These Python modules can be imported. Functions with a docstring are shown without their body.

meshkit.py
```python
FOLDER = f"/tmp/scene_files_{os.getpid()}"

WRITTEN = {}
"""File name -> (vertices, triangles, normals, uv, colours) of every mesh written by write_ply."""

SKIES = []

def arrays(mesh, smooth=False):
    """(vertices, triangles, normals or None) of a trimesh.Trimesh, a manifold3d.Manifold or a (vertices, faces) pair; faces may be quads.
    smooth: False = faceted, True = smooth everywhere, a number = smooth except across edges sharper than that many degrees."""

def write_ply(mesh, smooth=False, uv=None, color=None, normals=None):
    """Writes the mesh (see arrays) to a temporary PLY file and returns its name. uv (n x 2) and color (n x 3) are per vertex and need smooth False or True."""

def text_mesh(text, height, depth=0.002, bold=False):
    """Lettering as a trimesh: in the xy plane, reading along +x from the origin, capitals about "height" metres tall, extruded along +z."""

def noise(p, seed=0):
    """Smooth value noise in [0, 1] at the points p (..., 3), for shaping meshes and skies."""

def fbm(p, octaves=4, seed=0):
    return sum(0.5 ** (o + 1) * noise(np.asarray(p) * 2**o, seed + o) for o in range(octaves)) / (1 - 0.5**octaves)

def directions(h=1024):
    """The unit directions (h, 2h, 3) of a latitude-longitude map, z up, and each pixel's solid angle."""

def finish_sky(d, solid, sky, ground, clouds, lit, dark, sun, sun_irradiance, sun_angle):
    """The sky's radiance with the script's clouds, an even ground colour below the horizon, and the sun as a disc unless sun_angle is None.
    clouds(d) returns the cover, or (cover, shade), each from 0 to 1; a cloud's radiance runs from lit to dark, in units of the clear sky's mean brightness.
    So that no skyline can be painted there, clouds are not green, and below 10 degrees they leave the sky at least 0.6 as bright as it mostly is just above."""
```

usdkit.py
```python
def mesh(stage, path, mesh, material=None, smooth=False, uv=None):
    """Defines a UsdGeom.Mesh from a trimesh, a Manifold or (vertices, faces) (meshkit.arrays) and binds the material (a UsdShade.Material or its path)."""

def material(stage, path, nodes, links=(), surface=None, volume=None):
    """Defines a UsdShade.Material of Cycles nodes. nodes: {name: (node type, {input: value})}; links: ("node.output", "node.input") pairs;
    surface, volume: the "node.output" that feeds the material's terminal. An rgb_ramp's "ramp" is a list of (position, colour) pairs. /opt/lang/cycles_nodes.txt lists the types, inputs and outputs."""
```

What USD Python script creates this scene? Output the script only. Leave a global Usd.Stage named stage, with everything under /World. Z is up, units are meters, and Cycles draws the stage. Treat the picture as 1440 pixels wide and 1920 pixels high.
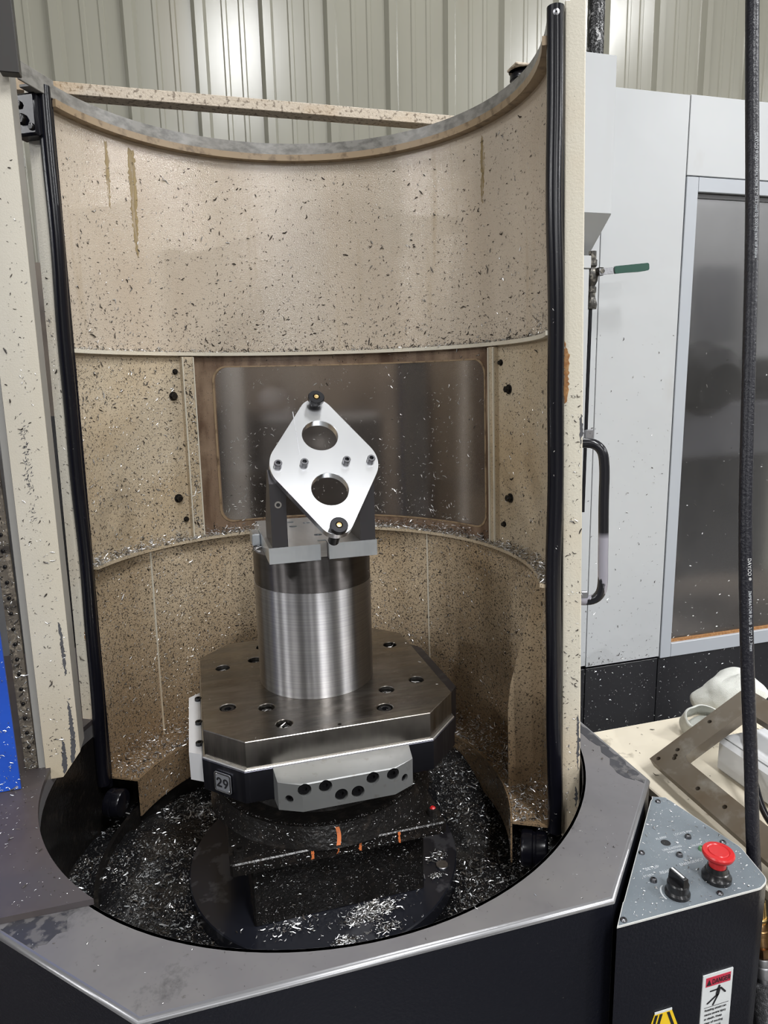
import math, random
import numpy as np, trimesh, manifold3d as m3
from shapely.geometry import Polygon, Point, box as sbox
from shapely.ops import unary_union
from pxr import Usd, UsdGeom, UsdLux, UsdShade, Gf, Sdf, Vt
import usdkit, meshkit

rng = np.random.default_rng(7)
stage = Usd.Stage.CreateInMemory()
UsdGeom.SetStageUpAxis(stage, 'Z')
UsdGeom.Xform.Define(stage, '/World')
UsdGeom.Scope.Define(stage, '/World/Looks')
A3 = lambda *v: np.array(v, float)
rad, PI = math.radians, math.pi

# ------------------------------------------------------------------ camera
# pallet centre = origin in plan, machine front faces -y, floor z = 0
cam = UsdGeom.Camera.Define(stage, '/World/camera')
CAM = A3(-0.1830, -1.1253, 1.60)
R_, U_, F_ = A3(0.9618, -0.2728, -0.0230), A3(0.0730, 0.1746, 0.9819), A3(0.2639, 0.9461, -0.1878)
mtx = Gf.Matrix4d(*R_, 0, *U_, 0, *(-F_), 0, *CAM, 1)
cam.AddTransformOp().Set(mtx)
FPX = 1270.0
cam.CreateHorizontalApertureAttr(36.0)
cam.CreateVerticalApertureAttr(48.0)
cam.CreateFocalLengthAttr(36.0 * FPX / 1440.0)
cam.CreateClippingRangeAttr(Gf.Vec2f(0.05, 60))
cam.CreateExposureAttr(-0.05)

# ------------------------------------------------------------------ lights: LED strip fixtures of the hall
def rect(name, x, y, z, w, h, power, col=(.985, .99, 1.), rot=(0, 0, 0)):
    l = UsdLux.RectLight.Define(stage, '/World/' + name)
    l.AddTranslateOp().Set(Gf.Vec3d(x, y, z))
    if any(rot):
        l.AddRotateXYZOp().Set(Gf.Vec3f(*rot))
    l.CreateWidthAttr(w); l.CreateHeightAttr(h)
    l.CreateIntensityAttr(power); l.CreateColorAttr(Gf.Vec3f(*col))
    l.CreateNormalizeAttr(False)
LZ = 5.7
for k, (lx, ly, w, h, pw) in enumerate([(.7, -3.75, .5, 2.2, 75.), (4.8, -2.5, .5, 1.8, 95.), (-4.4, -3.0, .5, 1.8, 45.), (9.4, -2.6, .5, 1.8, 80.), (-9.2, -3.4, .5, 1.8, 70.),
        (-15.0, -1.0, .15, .60, 2600.), (-13.9, -5.7, .15, .60, 2600.), (.1, -15.1, .15, .60, 2600.), (-5.0, -18.6, .15, .60, 2600.), (14.4, -1.5, .15, .60, 2600.), (8.7, -8.6, .15, .60, 2600.),
        (-5.2, -10.4, .5, 1.8, 70.), (.3, -9.2, .5, 1.8, 60.), (5.4, -15.0, .5, 1.8, 70.), (1.2, .9, .5, 1.8, 30.)]):
    rect('hall_light_%03d' % (k + 1), lx, ly, LZ, w, h, pw)

# ------------------------------------------------------------------ materials
def mat(name, base, rough=.5, metal=0., layers=(), bump=None, rvar=None, **pr):
    """Principled surface; layers: noise-driven stains mixed over the base colour one after another."""
    tgt = pr.pop('tangent', None)
    nd = {'geo': ('geometry', {}), 'p': ('principled_bsdf', {'roughness': rough, 'metallic': metal, **pr})}
    lk = []
    if tgt is not None:
        nd['tg'] = ('combine_xyz', {'x': tgt[0], 'y': tgt[1], 'z': tgt[2]}); lk.append(('tg.vector', 'p.tangent'))
    nd['base'] = ('color', {'value': base})
    src = 'base.color'
    for i, L in enumerate(layers):
        s = L.get('scale', 8.)
        s = (s, s, s) if np.ndim(s) == 0 else s
        nd[f'mp{i}'] = ('mapping', {'scale': s, 'location': L.get('loc', (0., 0., 0.))})
        lk.append(('geo.position', f'mp{i}.vector'))
        if L.get('kind') == 'voronoi':
            nd[f'n{i}'] = ('voronoi_texture', {'scale': 1., 'randomness': 1.})
            out = f'n{i}.distance'
        else:
            nd[f'n{i}'] = ('noise_texture', {'scale': 1., 'detail': float(L.get('detail', 4)), 'roughness': L.get('nr', .55), 'distortion': L.get('dist', 0.)})
            out = f'n{i}.fac'
        lk.append((f'mp{i}.vector', f'n{i}.vector'))
        nd[f'r{i}'] = ('map_range', {'from_min': L['lo'], 'from_max': L['hi'], 'to_min': 0., 'to_max': L.get('amt', 1.), 'clamp': True})
        lk.append((out, f'r{i}.value'))
        fac = f'r{i}.result'
        if 'z' in L:
            nd[f'sz{i}'] = ('separate_xyz', {})
            lk.append(('geo.position', f'sz{i}.vector'))
            nd[f'zr{i}'] = ('map_range', {'from_min': L['z'][0], 'from_max': L['z'][1], 'to_min': 0., 'to_max': 1., 'clamp': True})
            lk.append((f'sz{i}.z', f'zr{i}.value'))
            nd[f'mu{i}'] = ('math', {'math_type': 'multiply'})
            lk += [(fac, f'mu{i}.value1'), (f'zr{i}.result', f'mu{i}.value2')]
            fac = f'mu{i}.value'
        nd[f'm{i}'] = ('mix', {'mix_type': 'mix', 'color2': L['color']})
        lk += [(fac, f'm{i}.fac'), (src, f'm{i}.color1')]
        src = f'm{i}.color'
    lk.append((src, 'p.base_color'))
    if bump:
        s = bump[0]
        s = (s, s, s) if np.ndim(s) == 0 else s
        nd['bm'] = ('mapping', {'scale': s})
        nd['bn'] = ('noise_texture', {'scale': 1., 'detail': 2., 'roughness': .5})
        nd['bp'] = ('bump', {'strength': bump[1], 'distance': bump[2]})
        lk += [('geo.position', 'bm.vector'), ('bm.vector', 'bn.vector'), ('bn.fac', 'bp.height'), ('bp.normal', 'p.normal')]
    if rvar:
        s = rvar[0]
        s = (s, s, s) if np.ndim(s) == 0 else s
        nd['rm'] = ('mapping', {'scale': s})
        nd['rn'] = ('noise_texture', {'scale': 1., 'detail': 4., 'roughness': .6})
        nd['rr'] = ('map_range', {'from_min': .3, 'from_max': .7, 'to_min': rvar[1], 'to_max': rvar[2], 'clamp': True})
        lk += [('geo.position', 'rm.vector'), ('rm.vector', 'rn.vector'), ('rn.fac', 'rr.value'), ('rr.result', 'p.roughness')]
    return usdkit.material(stage, '/World/Looks/' + name, nd, lk, surface='p.BSDF')

speck = lambda c=(.035, .028, .022), lo=.64, hi=.70, s=420., amt=.85: dict(scale=s, detail=2, lo=lo, hi=hi, color=c, amt=amt)
BROWN, TAN = (.20, .125, .065), (.42, .315, .19)
M = {}
M['shield_up'] = mat('cream_paint_upper', (.53, .455, .365), .13, layers=[
    dict(scale=(7, 7, 1.2), lo=.45, hi=.75, color=(.47, .37, .27), amt=.6),
    dict(scale=(30, 30, 2.), lo=.62, hi=.8, color=(.36, .27, .16), amt=.5),
    speck(s=330., lo=.70, hi=.74)], bump=(430., .5, .0013), specular_ior_level=1.)
M['shield_mid'] = mat('cream_paint_stained', (.52, .435, .315), .42, layers=[
    dict(scale=6, lo=.4, hi=.7, color=TAN, amt=.8),
    speck(s=300., lo=.62, hi=.68), speck(s=520., lo=.63, hi=.69, amt=.7)], bump=(520., .25, .002))
M['shield_low'] = mat('cream_paint_brown_film', (.57, .46, .32), .36, layers=[
    dict(scale=(5, 5, 3), lo=.36, hi=.66, color=(.38, .27, .155), amt=.8),
    dict(scale=2., lo=-.5, hi=.2, color=(.21, .13, .065), amt=.8, z=(1.15, .86)),
    speck(s=260., lo=.58, hi=.64), speck(s=480., lo=.60, hi=.66, amt=.75)], bump=(420., .3, .002))
M['window_frame'] = mat('rusty_window_surround', (.20, .135, .09), .4, layers=[
    dict(scale=(40, 40, 6), lo=.4, hi=.65, color=(.10, .058, .035)),
    dict(scale=9, lo=.5, hi=.75, color=(.34, .25, .17), amt=.8), speck(s=400.)], bump=(300., .2, .002))
M['cream_post'] = mat('cream_post_paint', (.63, .59, .49), .42, layers=[
    dict(scale=5, lo=.5, hi=.8, color=(.58, .47, .33), amt=.7),
    dict(scale=(3, 3, 2), lo=.3, hi=.5, color=(.52, .36, .19), amt=.8, z=(1.1, .85)),
    speck(s=380., lo=.73, hi=.77)], bump=(330., .22, .002))
M['rim_ring'] = mat('dusty_rim_paint', (.24, .232, .212), .32, layers=[
    dict(scale=(50, 50, 90), lo=.40, hi=.62, color=(.11, .105, .095), amt=.85), dict(scale=8, lo=.45, hi=.7, color=(.36, .345, .32), amt=.6)])
M['ring_lip'] = mat('brown_lip', (.30, .22, .135), .45, layers=[dict(scale=60, lo=.5, hi=.68, color=(.12, .08, .045), amt=.8)])
M['rim_under'] = mat('brown_filmed_paint', (.27, .19, .11), .5, layers=[dict(scale=50, lo=.5, hi=.7, color=(.09, .055, .03))])
M['beam'] = mat('beige_beam_grime', (.55, .47, .37), .5, layers=[
    dict(scale=(110, 110, 110), lo=.54, hi=.62, color=(.16, .12, .08), amt=.85), dict(scale=(4, 9, 9), lo=.5, hi=.7, color=(.40, .25, .10), amt=.7)], bump=(200., .4, .003))
M['rubber'] = mat('black_rubber', (.005, .005, .008), .22, layers=[dict(scale=120, lo=.66, hi=.8, color=(.03, .03, .034), amt=.6)], specular_ior_level=.4)
M['oily'] = mat('oily_black', (.010, .009, .0085), .26, layers=[dict(scale=60, lo=.55, hi=.75, color=(.035, .028, .023), amt=.7)], bump=(160., .25, .003), specular_ior_level=.36)
M['cavity'] = mat('oily_black_floor', (.010, .010, .011), .22, layers=[
    dict(scale=10, lo=.5, hi=.7, color=(.03, .028, .026)), dict(scale=330, lo=.64, hi=.70, color=(.42, .43, .44), amt=.8)], bump=(90., .5, .006))
M['disc'] = mat('navy_black_disc', (.014, .015, .021), .2, layers=[dict(scale=14, lo=.55, hi=.6, color=(.07, .07, .078), amt=.7)])
M['rim_top'] = mat('worn_grey_rim', (.125, .12, .125), .40, layers=[
    dict(scale=6, lo=.42, hi=.68, color=(.165, .158, .152), amt=.8),
    dict(scale=(8, 8, 8), detail=9, nr=.75, lo=.60, hi=.70, color=(.04, .039, .041), amt=.7),
    dict(scale=160, lo=.66, hi=.72, color=(.06, .055, .05), amt=.6)], rvar=(12., .30, .48))
M['rim_patch'] = mat('unworn_rim_paint', (.032, .032, .038), .42, layers=[dict(scale=60, detail=6, lo=.52, hi=.60, color=(.11, .105, .105), amt=.8)])
M['body_dark'] = mat('charcoal_body_paint', (.0065, .007, .0110), .36, layers=[dict(scale=260, lo=.70, hi=.75, color=(.16, .15, .14), amt=.5)], bump=(240., .2, .002), specular_ior_level=.28)
M['deck'] = mat('brown_stained_deck', (.060, .052, .054), .42, layers=[
    dict(scale=7, lo=.42, hi=.65, color=(.06, .045, .04)), dict(scale=14, lo=.5, hi=.75, color=(.085, .075, .075), amt=.7)])
M['steel_top'] = mat('milled_steel_top', (.30, .275, .245), .25, 1., layers=[
    dict(scale=(2., 38., 1.), detail=0, lo=.42, hi=.62, color=(.25, .235, .215)),
    dict(scale=(9, 3, 3), lo=.45, hi=.7, color=(.36, .335, .295), amt=.6)], rvar=((12., 50., 5.), .20, .34))
M['steel_side'] = mat('ground_steel_side', (.42, .40, .37), .38, .8, layers=[dict(scale=(3, 3, 40), lo=.4, hi=.7, color=(.32, .30, .28))])
M['steel_cyl'] = mat('turned_steel', (.34, .335, .345), .40, 1., layers=[
    dict(scale=(2, 2, 420), detail=1, lo=.4, hi=.65, color=(.44, .43, .43), amt=.6), dict(scale=(70, 70, 3), lo=.68, hi=.8, color=(.25, .24, .24), amt=.5)],
    anisotropic=1., tangent=(0., 0., 1.))
M['steel_dark_ring'] = mat('dark_turned_steel', (.15, .14, .138), .42, 1., layers=[dict(scale=(9, 9, 120), lo=.4, hi=.7, color=(.12, .112, .11))], anisotropic=1., tangent=(0., 0., 1.))
M['steel_low'] = mat('blued_pallet_steel', (.085, .085, .105), .36, 1., layers=[dict(scale=(60, 60, 8), lo=.5, hi=.7, color=(.17, .17, .19), amt=.7)])
M['steel_block'] = mat('grey_ground_block', (.21, .215, .212), .42, .55, layers=[dict(scale=70, lo=.60, hi=.72, color=(.16, .15, .14), amt=.8), dict(scale=8, lo=.4, hi=.7, color=(.28, .28, .28), amt=.5)])
M['steel_chamfer'] = mat('bright_steel', (.56, .55, .53), .36, 1.)
M['pale_steel'] = mat('pale_steel', (.70, .70, .71), .5, .5)
M['worn_edge'] = mat('worn_bright_edge', (.30, .30, .31), .30, .7)
M['alu'] = mat('bright_machined_aluminium', (.91, .92, .94), .25, 1., layers=[dict(scale=(30, 4, 4), detail=1, lo=.5, hi=.75, color=(.84, .855, .885), amt=.6),
    dict(scale=(160, 14, 14), detail=4, lo=.68, hi=.74, color=(.62, .63, .66), amt=.4)])
M['alu_bar'] = mat('bluish_machined_bar', (.74, .77, .80), .32, 1., layers=[dict(scale=(26, 8, 8), lo=.45, hi=.7, color=(.60, .64, .68))])
M['fix_dark'] = mat('dark_fixture_steel', (.050, .047, .050), .42, .6)
M['blackox'] = mat('black_oxide', (.02, .02, .022), .30, .7)
M['screw_grey'] = mat('grey_cap_screw', (.16, .16, .17), .32, 1.)
M['socket'] = mat('socket_black', (.006, .006, .007), .5)
M['brass'] = mat('brass', (.62, .45, .20), .3, 1., layers=[dict(scale=120, lo=.5, hi=.7, color=(.35, .22, .10), amt=.7)])
M['copper_brass'] = mat('tarnished_brass', (.36, .22, .10), .34, 1., layers=[dict(scale=60, lo=.45, hi=.7, color=(.20, .11, .06))])
M['zinc'] = mat('dull_zinc', (.42, .42, .44), .38, 1., layers=[dict(scale=160, lo=.5, hi=.7, color=(.22, .22, .23), amt=.6)])
M['knurl'] = mat('scuffed_grey_sleeve', (.07, .07, .074), .45, .3, layers=[dict(scale=200, lo=.5, hi=.65, color=(.20, .20, .21), amt=.8)], bump=(500., .5, .003))
M['hose'] = mat('black_hose', (.010, .010, .015), .36, layers=[dict(scale=(260, 260, 160), lo=.60, hi=.74, color=(.06, .06, .068), amt=.7)], bump=(260., .3, .003), specular_ior_level=.35)
M['white_print'] = mat('white_print', (.62, .62, .62), .5)
M['faint_print'] = mat('faint_grey_print', (.50, .52, .54), .5)
M['white_paint'] = mat('white_machine_paint', (.50, .515, .525), .36, layers=[dict(scale=2.5, lo=.4, hi=.7, color=(.46, .475, .485), amt=.6), dict(scale=(9, 9, 4), lo=.62, hi=.75, color=(.43, .42, .40), amt=.4)])
M['white_paint_low'] = M['white_paint']
M['frame_grey'] = mat('grey_window_frame', (.42, .445, .48), .36)
M['plinth'] = mat('black_plinth_paint', (.014, .014, .017), .36, layers=[dict(scale=330, lo=.68, hi=.73, color=(.3, .3, .3), amt=.6)])
M['liner_grey'] = mat('grey_liner', (.30, .30, .31), .45, layers=[dict(scale=4, lo=.4, hi=.7, color=(.22, .22, .23))])
M['liner_dark'] = mat('dark_liner', (.035, .034, .035), .4)
M['liner_black'] = mat('black_liner', (.012, .012, .013), .4)
M['liner_tan'] = mat('tan_liner', (.22, .18, .14), .5, layers=[dict(scale=3, lo=.4, hi=.7, color=(.12, .10, .085))])
M['dull_white'] = mat('dull_white', (.55, .55, .53), .5)
M['valve_dark'] = mat('valve_grimy', (.05, .047, .042), .4, .5, layers=[dict(scale=90, lo=.5, hi=.65, color=(.28, .26, .22), amt=.8)])
M['green'] = mat('green_vinyl', (.008, .060, .040), .38)
M['pipe_black'] = mat('oily_pipe', (.012, .012, .013), .22, layers=[dict(scale=(120, 120, 60), lo=.58, hi=.66, color=(.55, .55, .55), amt=.8)], bump=(150., .5, .004))
M['handle'] = mat('chipped_black_tube', (.012, .012, .015), .22, layers=[dict(scale=(30, 30, 12), detail=6, lo=.40, hi=.42, color=(.30, .29, .33), z=(1.36, 1.35))])
M['table'] = mat('cream_table_top', (.68, .62, .50), .5, layers=[
    dict(scale=5, lo=.52, hi=.72, color=(.55, .43, .27), amt=.8), dict(scale=(14, 14, 14), detail=6, lo=.60, hi=.70, color=(.16, .13, .09), amt=.8)])
M['table_edge'] = mat('grimy_table_edge', (.40, .34, .25), .5, layers=[dict(scale=30, lo=.45, hi=.6, color=(.17, .13, .085))])
M['rust_steel'] = mat('browned_steel_frame', (.21, .18, .145), .40, .75, layers=[dict(scale=9, lo=.42, hi=.66, color=(.17, .13, .09)), dict(scale=(20, 20, 20), lo=.55, hi=.75, color=(.36, .35, .32), amt=.8)])
M['cotton'] = mat('white_cotton', (.66, .67, .63), .9, layers=[dict(scale=60, lo=.5, hi=.8, color=(.48, .49, .45), amt=.6)], bump=(700., .6, .003))
M['column_paint'] = mat('offwhite_column_paint', (.58, .54, .455), .42, layers=[
    dict(scale=(9, 9, 2), lo=.5, hi=.75, color=(.54, .49, .39), amt=.7), speck(s=420., lo=.74, hi=.78),
    dict(scale=4, lo=.2, hi=.5, color=(.50, .40, .25), amt=.6, z=(1.2, .95))], bump=(420., .14, .002))
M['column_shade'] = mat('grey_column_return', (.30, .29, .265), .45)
M['grime_strip'] = mat('grimy_strip', (.13, .11, .085), .5, layers=[dict(scale=120, lo=.5, hi=.62, color=(.34, .29, .22), amt=.7), dict(scale=25, lo=.5, hi=.7, color=(.03, .025, .02))])
M['wear'] = mat('bare_primer_wear', (.085, .085, .092), .5)
M['rust'] = mat('rust', (.30, .135, .045), .7, layers=[dict(scale=160, lo=.45, hi=.65, color=(.42, .23, .09))])
M['grime_dark'] = mat('dark_brown_bar', (.016, .013, .011), .45)
M['case_white'] = mat('white_plastic_case', (.60, .61, .62), .35)
M['duct_under'] = M['white_paint']
M['liner_light'] = mat('light_liner', (.48, .48, .47), .45)
M['scuff'] = mat('scuffed_paint', (.36, .35, .32), .5)
M['blue'] = mat('blue_sheet', (.012, .075, .46), .42, layers=[dict(scale=220, lo=.68, hi=.74, color=(.3, .42, .62), amt=.7), dict(scale=9, lo=.4, hi=.7, color=(.008, .05, .33), amt=.7)])
M['console'] = mat('grey_blue_console', (.15, .175, .195), .36, layers=[dict(scale=7, lo=.42, hi=.7, color=(.12, .142, .16), amt=.8), dict(scale=(420), lo=.67, hi=.72, color=(.45, .5, .53), amt=.55)])
M['green_lamp'] = mat('green_lamp', (.09, .22, .10), .3)
M['red'] = mat('red_plastic', (.50, .018, .020), .28)
M['black_plastic'] = mat('black_plastic', (.011, .011, .012), .24)
M['orange'] = mat('orange_marker', (.62, .17, .05), .6)
M['yellow'] = mat('yellow_sticker', (.78, .52, .02), .35)
M['sticker_white'] = mat('sticker_white', (.60, .62, .62), .4)
M['sticker_red'] = mat('sticker_red', (.46, .03, .06), .4)
M['ink'] = mat('ink_black', (.010, .010, .012), .5)
M['plate29'] = mat('satin_plate', (.40, .41, .44), .4, .7)
M['wall'] = mat('beige_ribbed_sheet', (.31, .30, .245), .21, layers=[dict(scale=(2, 2, .8), lo=.45, hi=.75, color=(.26, .25, .205), amt=.6), dict(scale=(3, 3, .6), lo=.62, hi=.8, color=(.25, .20, .13), amt=.4)])
M['floor'] = mat('concrete', (.10, .098, .094), .25, layers=[dict(scale=3, lo=.4, hi=.7, color=(.06, .058, .056))])
M['ceiling'] = mat('ceiling_white', (.62, .62, .60), .7)
M['roomwall'] = mat('plain_wall', (.42, .41, .37), .6)
M['drip'] = usdkit.material(stage, '/World/Looks/yellow_drip', {'geo': ('geometry', {}), 'mp': ('mapping', {'scale': (190., 190., 16.)}), 'n': ('noise_texture', {'scale': 1., 'detail': 5., 'roughness': .65}),
    'r': ('map_range', {'from_min': .38, 'from_max': .62, 'to_min': .05, 'to_max': .8, 'clamp': True}), 't': ('transparent_bsdf', {}), 'p': ('principled_bsdf', {'base_color': (.36, .265, .115), 'roughness': .4}), 'm': ('mix_closure', {})},
    [('geo.position', 'mp.vector'), ('mp.vector', 'n.vector'), ('n.fac', 'r.value'), ('r.result', 'm.fac'), ('t.BSDF', 'm.closure1'), ('p.BSDF', 'm.closure2')], surface='m.closure')

# transparent things
def pane_mat(name, tint, haze, hazecol, gloss_rough=.06, gmin=.05):
    nd = {'t': ('transparent_bsdf', {'color': tint}), 'd': ('diffuse_bsdf', {'color': hazecol}), 'g': ('glossy_bsdf', {'color': (1., 1., 1.), 'roughness': gloss_rough}),
          'geo': ('geometry', {}), 'mp': ('mapping', {'scale': (6., 6., 3.)}), 'n': ('noise_texture', {'scale': 1., 'detail': 5., 'roughness': .6}),
          'r': ('map_range', {'from_min': .35, 'from_max': .75, 'to_min': haze * .5, 'to_max': haze * 1.5, 'clamp': True}),
          'a': ('mix_closure', {}), 'f': ('fresnel', {'IOR': 1.5}), 'b': ('mix_closure', {})}
    return usdkit.material(stage, '/World/Looks/' + name, nd, [('geo.position', 'mp.vector'), ('mp.vector', 'n.vector'), ('n.fac', 'r.value'), ('r.result', 'a.fac'),
        ('t.BSDF', 'a.closure1'), ('d.BSDF', 'a.closure2'), ('f.fac', 'b.fac'), ('a.closure', 'b.closure1'), ('g.BSDF', 'b.closure2')], surface='b.closure')
def hazy(name, tint, rough, haze, hazecol):
    nd = {'p': ('principled_bsdf', {'base_color': tint, 'transmission_weight': 1., 'roughness': rough, 'thin_wall': 1., 'ior': 1.45}), 'd': ('diffuse_bsdf', {'color': hazecol}),
          'geo': ('geometry', {}), 'mp': ('mapping', {'scale': (5., 5., 3.)}), 'n': ('noise_texture', {'scale': 1., 'detail': 5., 'roughness': .6}),
          'r': ('map_range', {'from_min': .35, 'from_max': .75, 'to_min': haze * .5, 'to_max': haze * 1.5, 'clamp': True}), 'a': ('mix_closure', {})}
    return usdkit.material(stage, '/World/Looks/' + name, nd, [('geo.position', 'mp.vector'), ('mp.vector', 'n.vector'), ('n.fac', 'r.value'), ('r.result', 'a.fac'), ('p.BSDF', 'a.closure1'), ('d.BSDF', 'a.closure2')], surface='a.closure')
M['pane'] = hazy('scratched_pane', (.86, .82, .79), .10, .05, (.30, .26, .23))
M['glass2'] = hazy('dusty_glass', (.86, .86, .87), .12, .06, (.26, .25, .24))

# loose chips: every chip takes its own tone
def chip_mat(name, dark_share, bright=(.80, .80, .80)):
    nd = {'geo': ('attribute', {'attribute': 'tone'}), 'r': ('rgb_ramp', {'ramp': [(0, (.022, .018, .015)), (dark_share * .7, (.05, .042, .034)), (dark_share, (.11, .095, .08)), (min(dark_share + .02, .995), (.45, .44, .42)), (1, bright)]}),
          'q': ('math', {'math_type': 'greater_than', 'value2': dark_share}), 'p': ('principled_bsdf', {'roughness': .30}), 'k': ('math', {'math_type': 'multiply', 'value2': .75})}
    return usdkit.material(stage, '/World/Looks/' + name, nd, [('geo.fac', 'r.fac'), ('geo.fac', 'q.value1'), ('r.color', 'p.base_color'), ('q.value', 'k.value1'), ('k.value', 'p.metallic')], surface='p.BSDF')
M['chips_wall'] = chip_mat('chips_on_wall', .66)
M['chips_up'] = chip_mat('chips_on_upper_wall', .82)
M['chips_heap'] = chip_mat('chips_heaped', .30, (.85, .86, .88))
M['chips_floor'] = chip_mat('chips_oily', .45, (.74, .77, .80))
M['chips_light'] = chip_mat('chips_bright', .10, (.85, .85, .85))

# ------------------------------------------------------------------ scene graph helpers
used = {}
def numbered(parent, name):
    k = (parent, name); used[k] = used.get(k, 0) + 1
    return name if used[k] == 1 else '%s_%03d' % (name, used[k] - 1)
BASE = {}
def tag(p, label=None, cat=None, group=None, kind=None):
    for key, v in (('label', label), ('category', cat), ('group', group), ('kind', kind)):
        if v: p.SetCustomDataByKey(key, v)
def thing(name, label, cat, base=(0, 0, 0), group=None, kind=None):
    path = '/World/' + numbered('/World', name)
    x = UsdGeom.Xform.Define(stage, path); x.AddTranslateOp().Set(Gf.Vec3d(*map(float, base)))
    p = x.GetPrim(); tag(p, label, cat, group, kind); BASE[path] = A3(*base)
    return p
def cat(ms):
    ms = [arr(m) for m in ms]
    return trimesh.util.concatenate(ms)
def arr(m):
    if isinstance(m, trimesh.Trimesh): return m
    v, f, _ = meshkit.arrays(m)
    return trimesh.Trimesh(v, f, process=False)
def part(parent, name, mesh, material, label=None, smooth=30, kind=None):
    """One mesh given in world coordinates, as a child of parent (or top-level when parent is None)."""
    pp = '/World' if parent is None else str(parent.GetPath())
    path = pp + '/' + numbered(pp, name)
    b = BASE.get(pp, A3(0, 0, 0))
    m = arr(mesh).copy(); m.vertices = m.vertices - b
    BASE[path] = b
    g = usdkit.mesh(stage, path, m, M[material], smooth=smooth)
    tag(g.GetPrim(), label, None, None, kind)
    return g.GetPrim()
def solo(name, mesh, material, label, catg, group=None, kind=None, smooth=30):
    p = part(None, name, mesh, material, None, smooth)
    tag(p, label, catg, group, kind)
    return p
def struct(name, mesh, material, parent=None, smooth=30):
    p = part(parent, name, mesh, material, None, smooth)
    if parent is None: tag(p, kind='structure')
    return p

# ------------------------------------------------------------------ shape helpers
def hull(pts): return trimesh.convex.convex_hull(np.asarray(pts, float))
def bx(x0, x1, y0, y1, z0, z1, c=0.):
    if c <= 0:
        m = trimesh.creation.box([x1 - x0, y1 - y0, z1 - z0]); m.apply_translation([(x0 + x1) / 2, (y0 + y1) / 2, (z0 + z1) / 2]); return m
    P = []
    for x, sx in ((x0, 1), (x1, -1)):
        for y, sy in ((y0, 1), (y1, -1)):
            for z, sz in ((z0, 1), (z1, -1)):
                P += [(x, y + sy * c, z + sz * c), (x + sx * c, y, z + sz * c), (x + sx * c, y + sy * c, z)]
    return hull(P)
def prism(poly, z0, z1, c=0., cb=0.):
    """Convex polygon prism with chamfered top (c) and bottom (cb)."""
    p = Polygon(poly)
    loops = [(p.buffer(-cb) if cb else p, z0), (p, z0 + cb), (p, z1 - c), (p.buffer(-c, join_style=2) if c else p, z1)]
    return hull([(x, y, z) for q, z in loops for x, y in q.exterior.coords[:-1]])
def extr(poly, z0, z1):
    m = trimesh.creation.extrude_polygon(poly, z1 - z0, engine='earcut'); m.apply_translation([0, 0, z0]); return m
def basis(n, up=None):
    n = np.asarray(n, float); n = n / np.linalg.norm(n)
    up = A3(0, 0, 1) if up is None else np.asarray(up, float)
    if abs(n @ up) > .99: up = A3(0, 1, 0)
    x = np.cross(up, n); x /= np.linalg.norm(x); y = np.cross(n, x)
    return x, y, n
def place(m, o, x, y=None, n=None):
    """Puts a mesh built in xy (+z out) at o with axes x, y, n."""
    m = arr(m).copy(); x = np.asarray(x, float)
    if y is None: x, y, n = basis(n)
    if n is None: n = np.cross(x, y)
    T = np.eye(4); T[:3, 0], T[:3, 1], T[:3, 2], T[:3, 3] = x, y, n, o
    m.apply_transform(T); return m
def onto(m, o, n, up=None):
    x, y, n = basis(n, up); return place(m, o, x, y, n)
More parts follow.
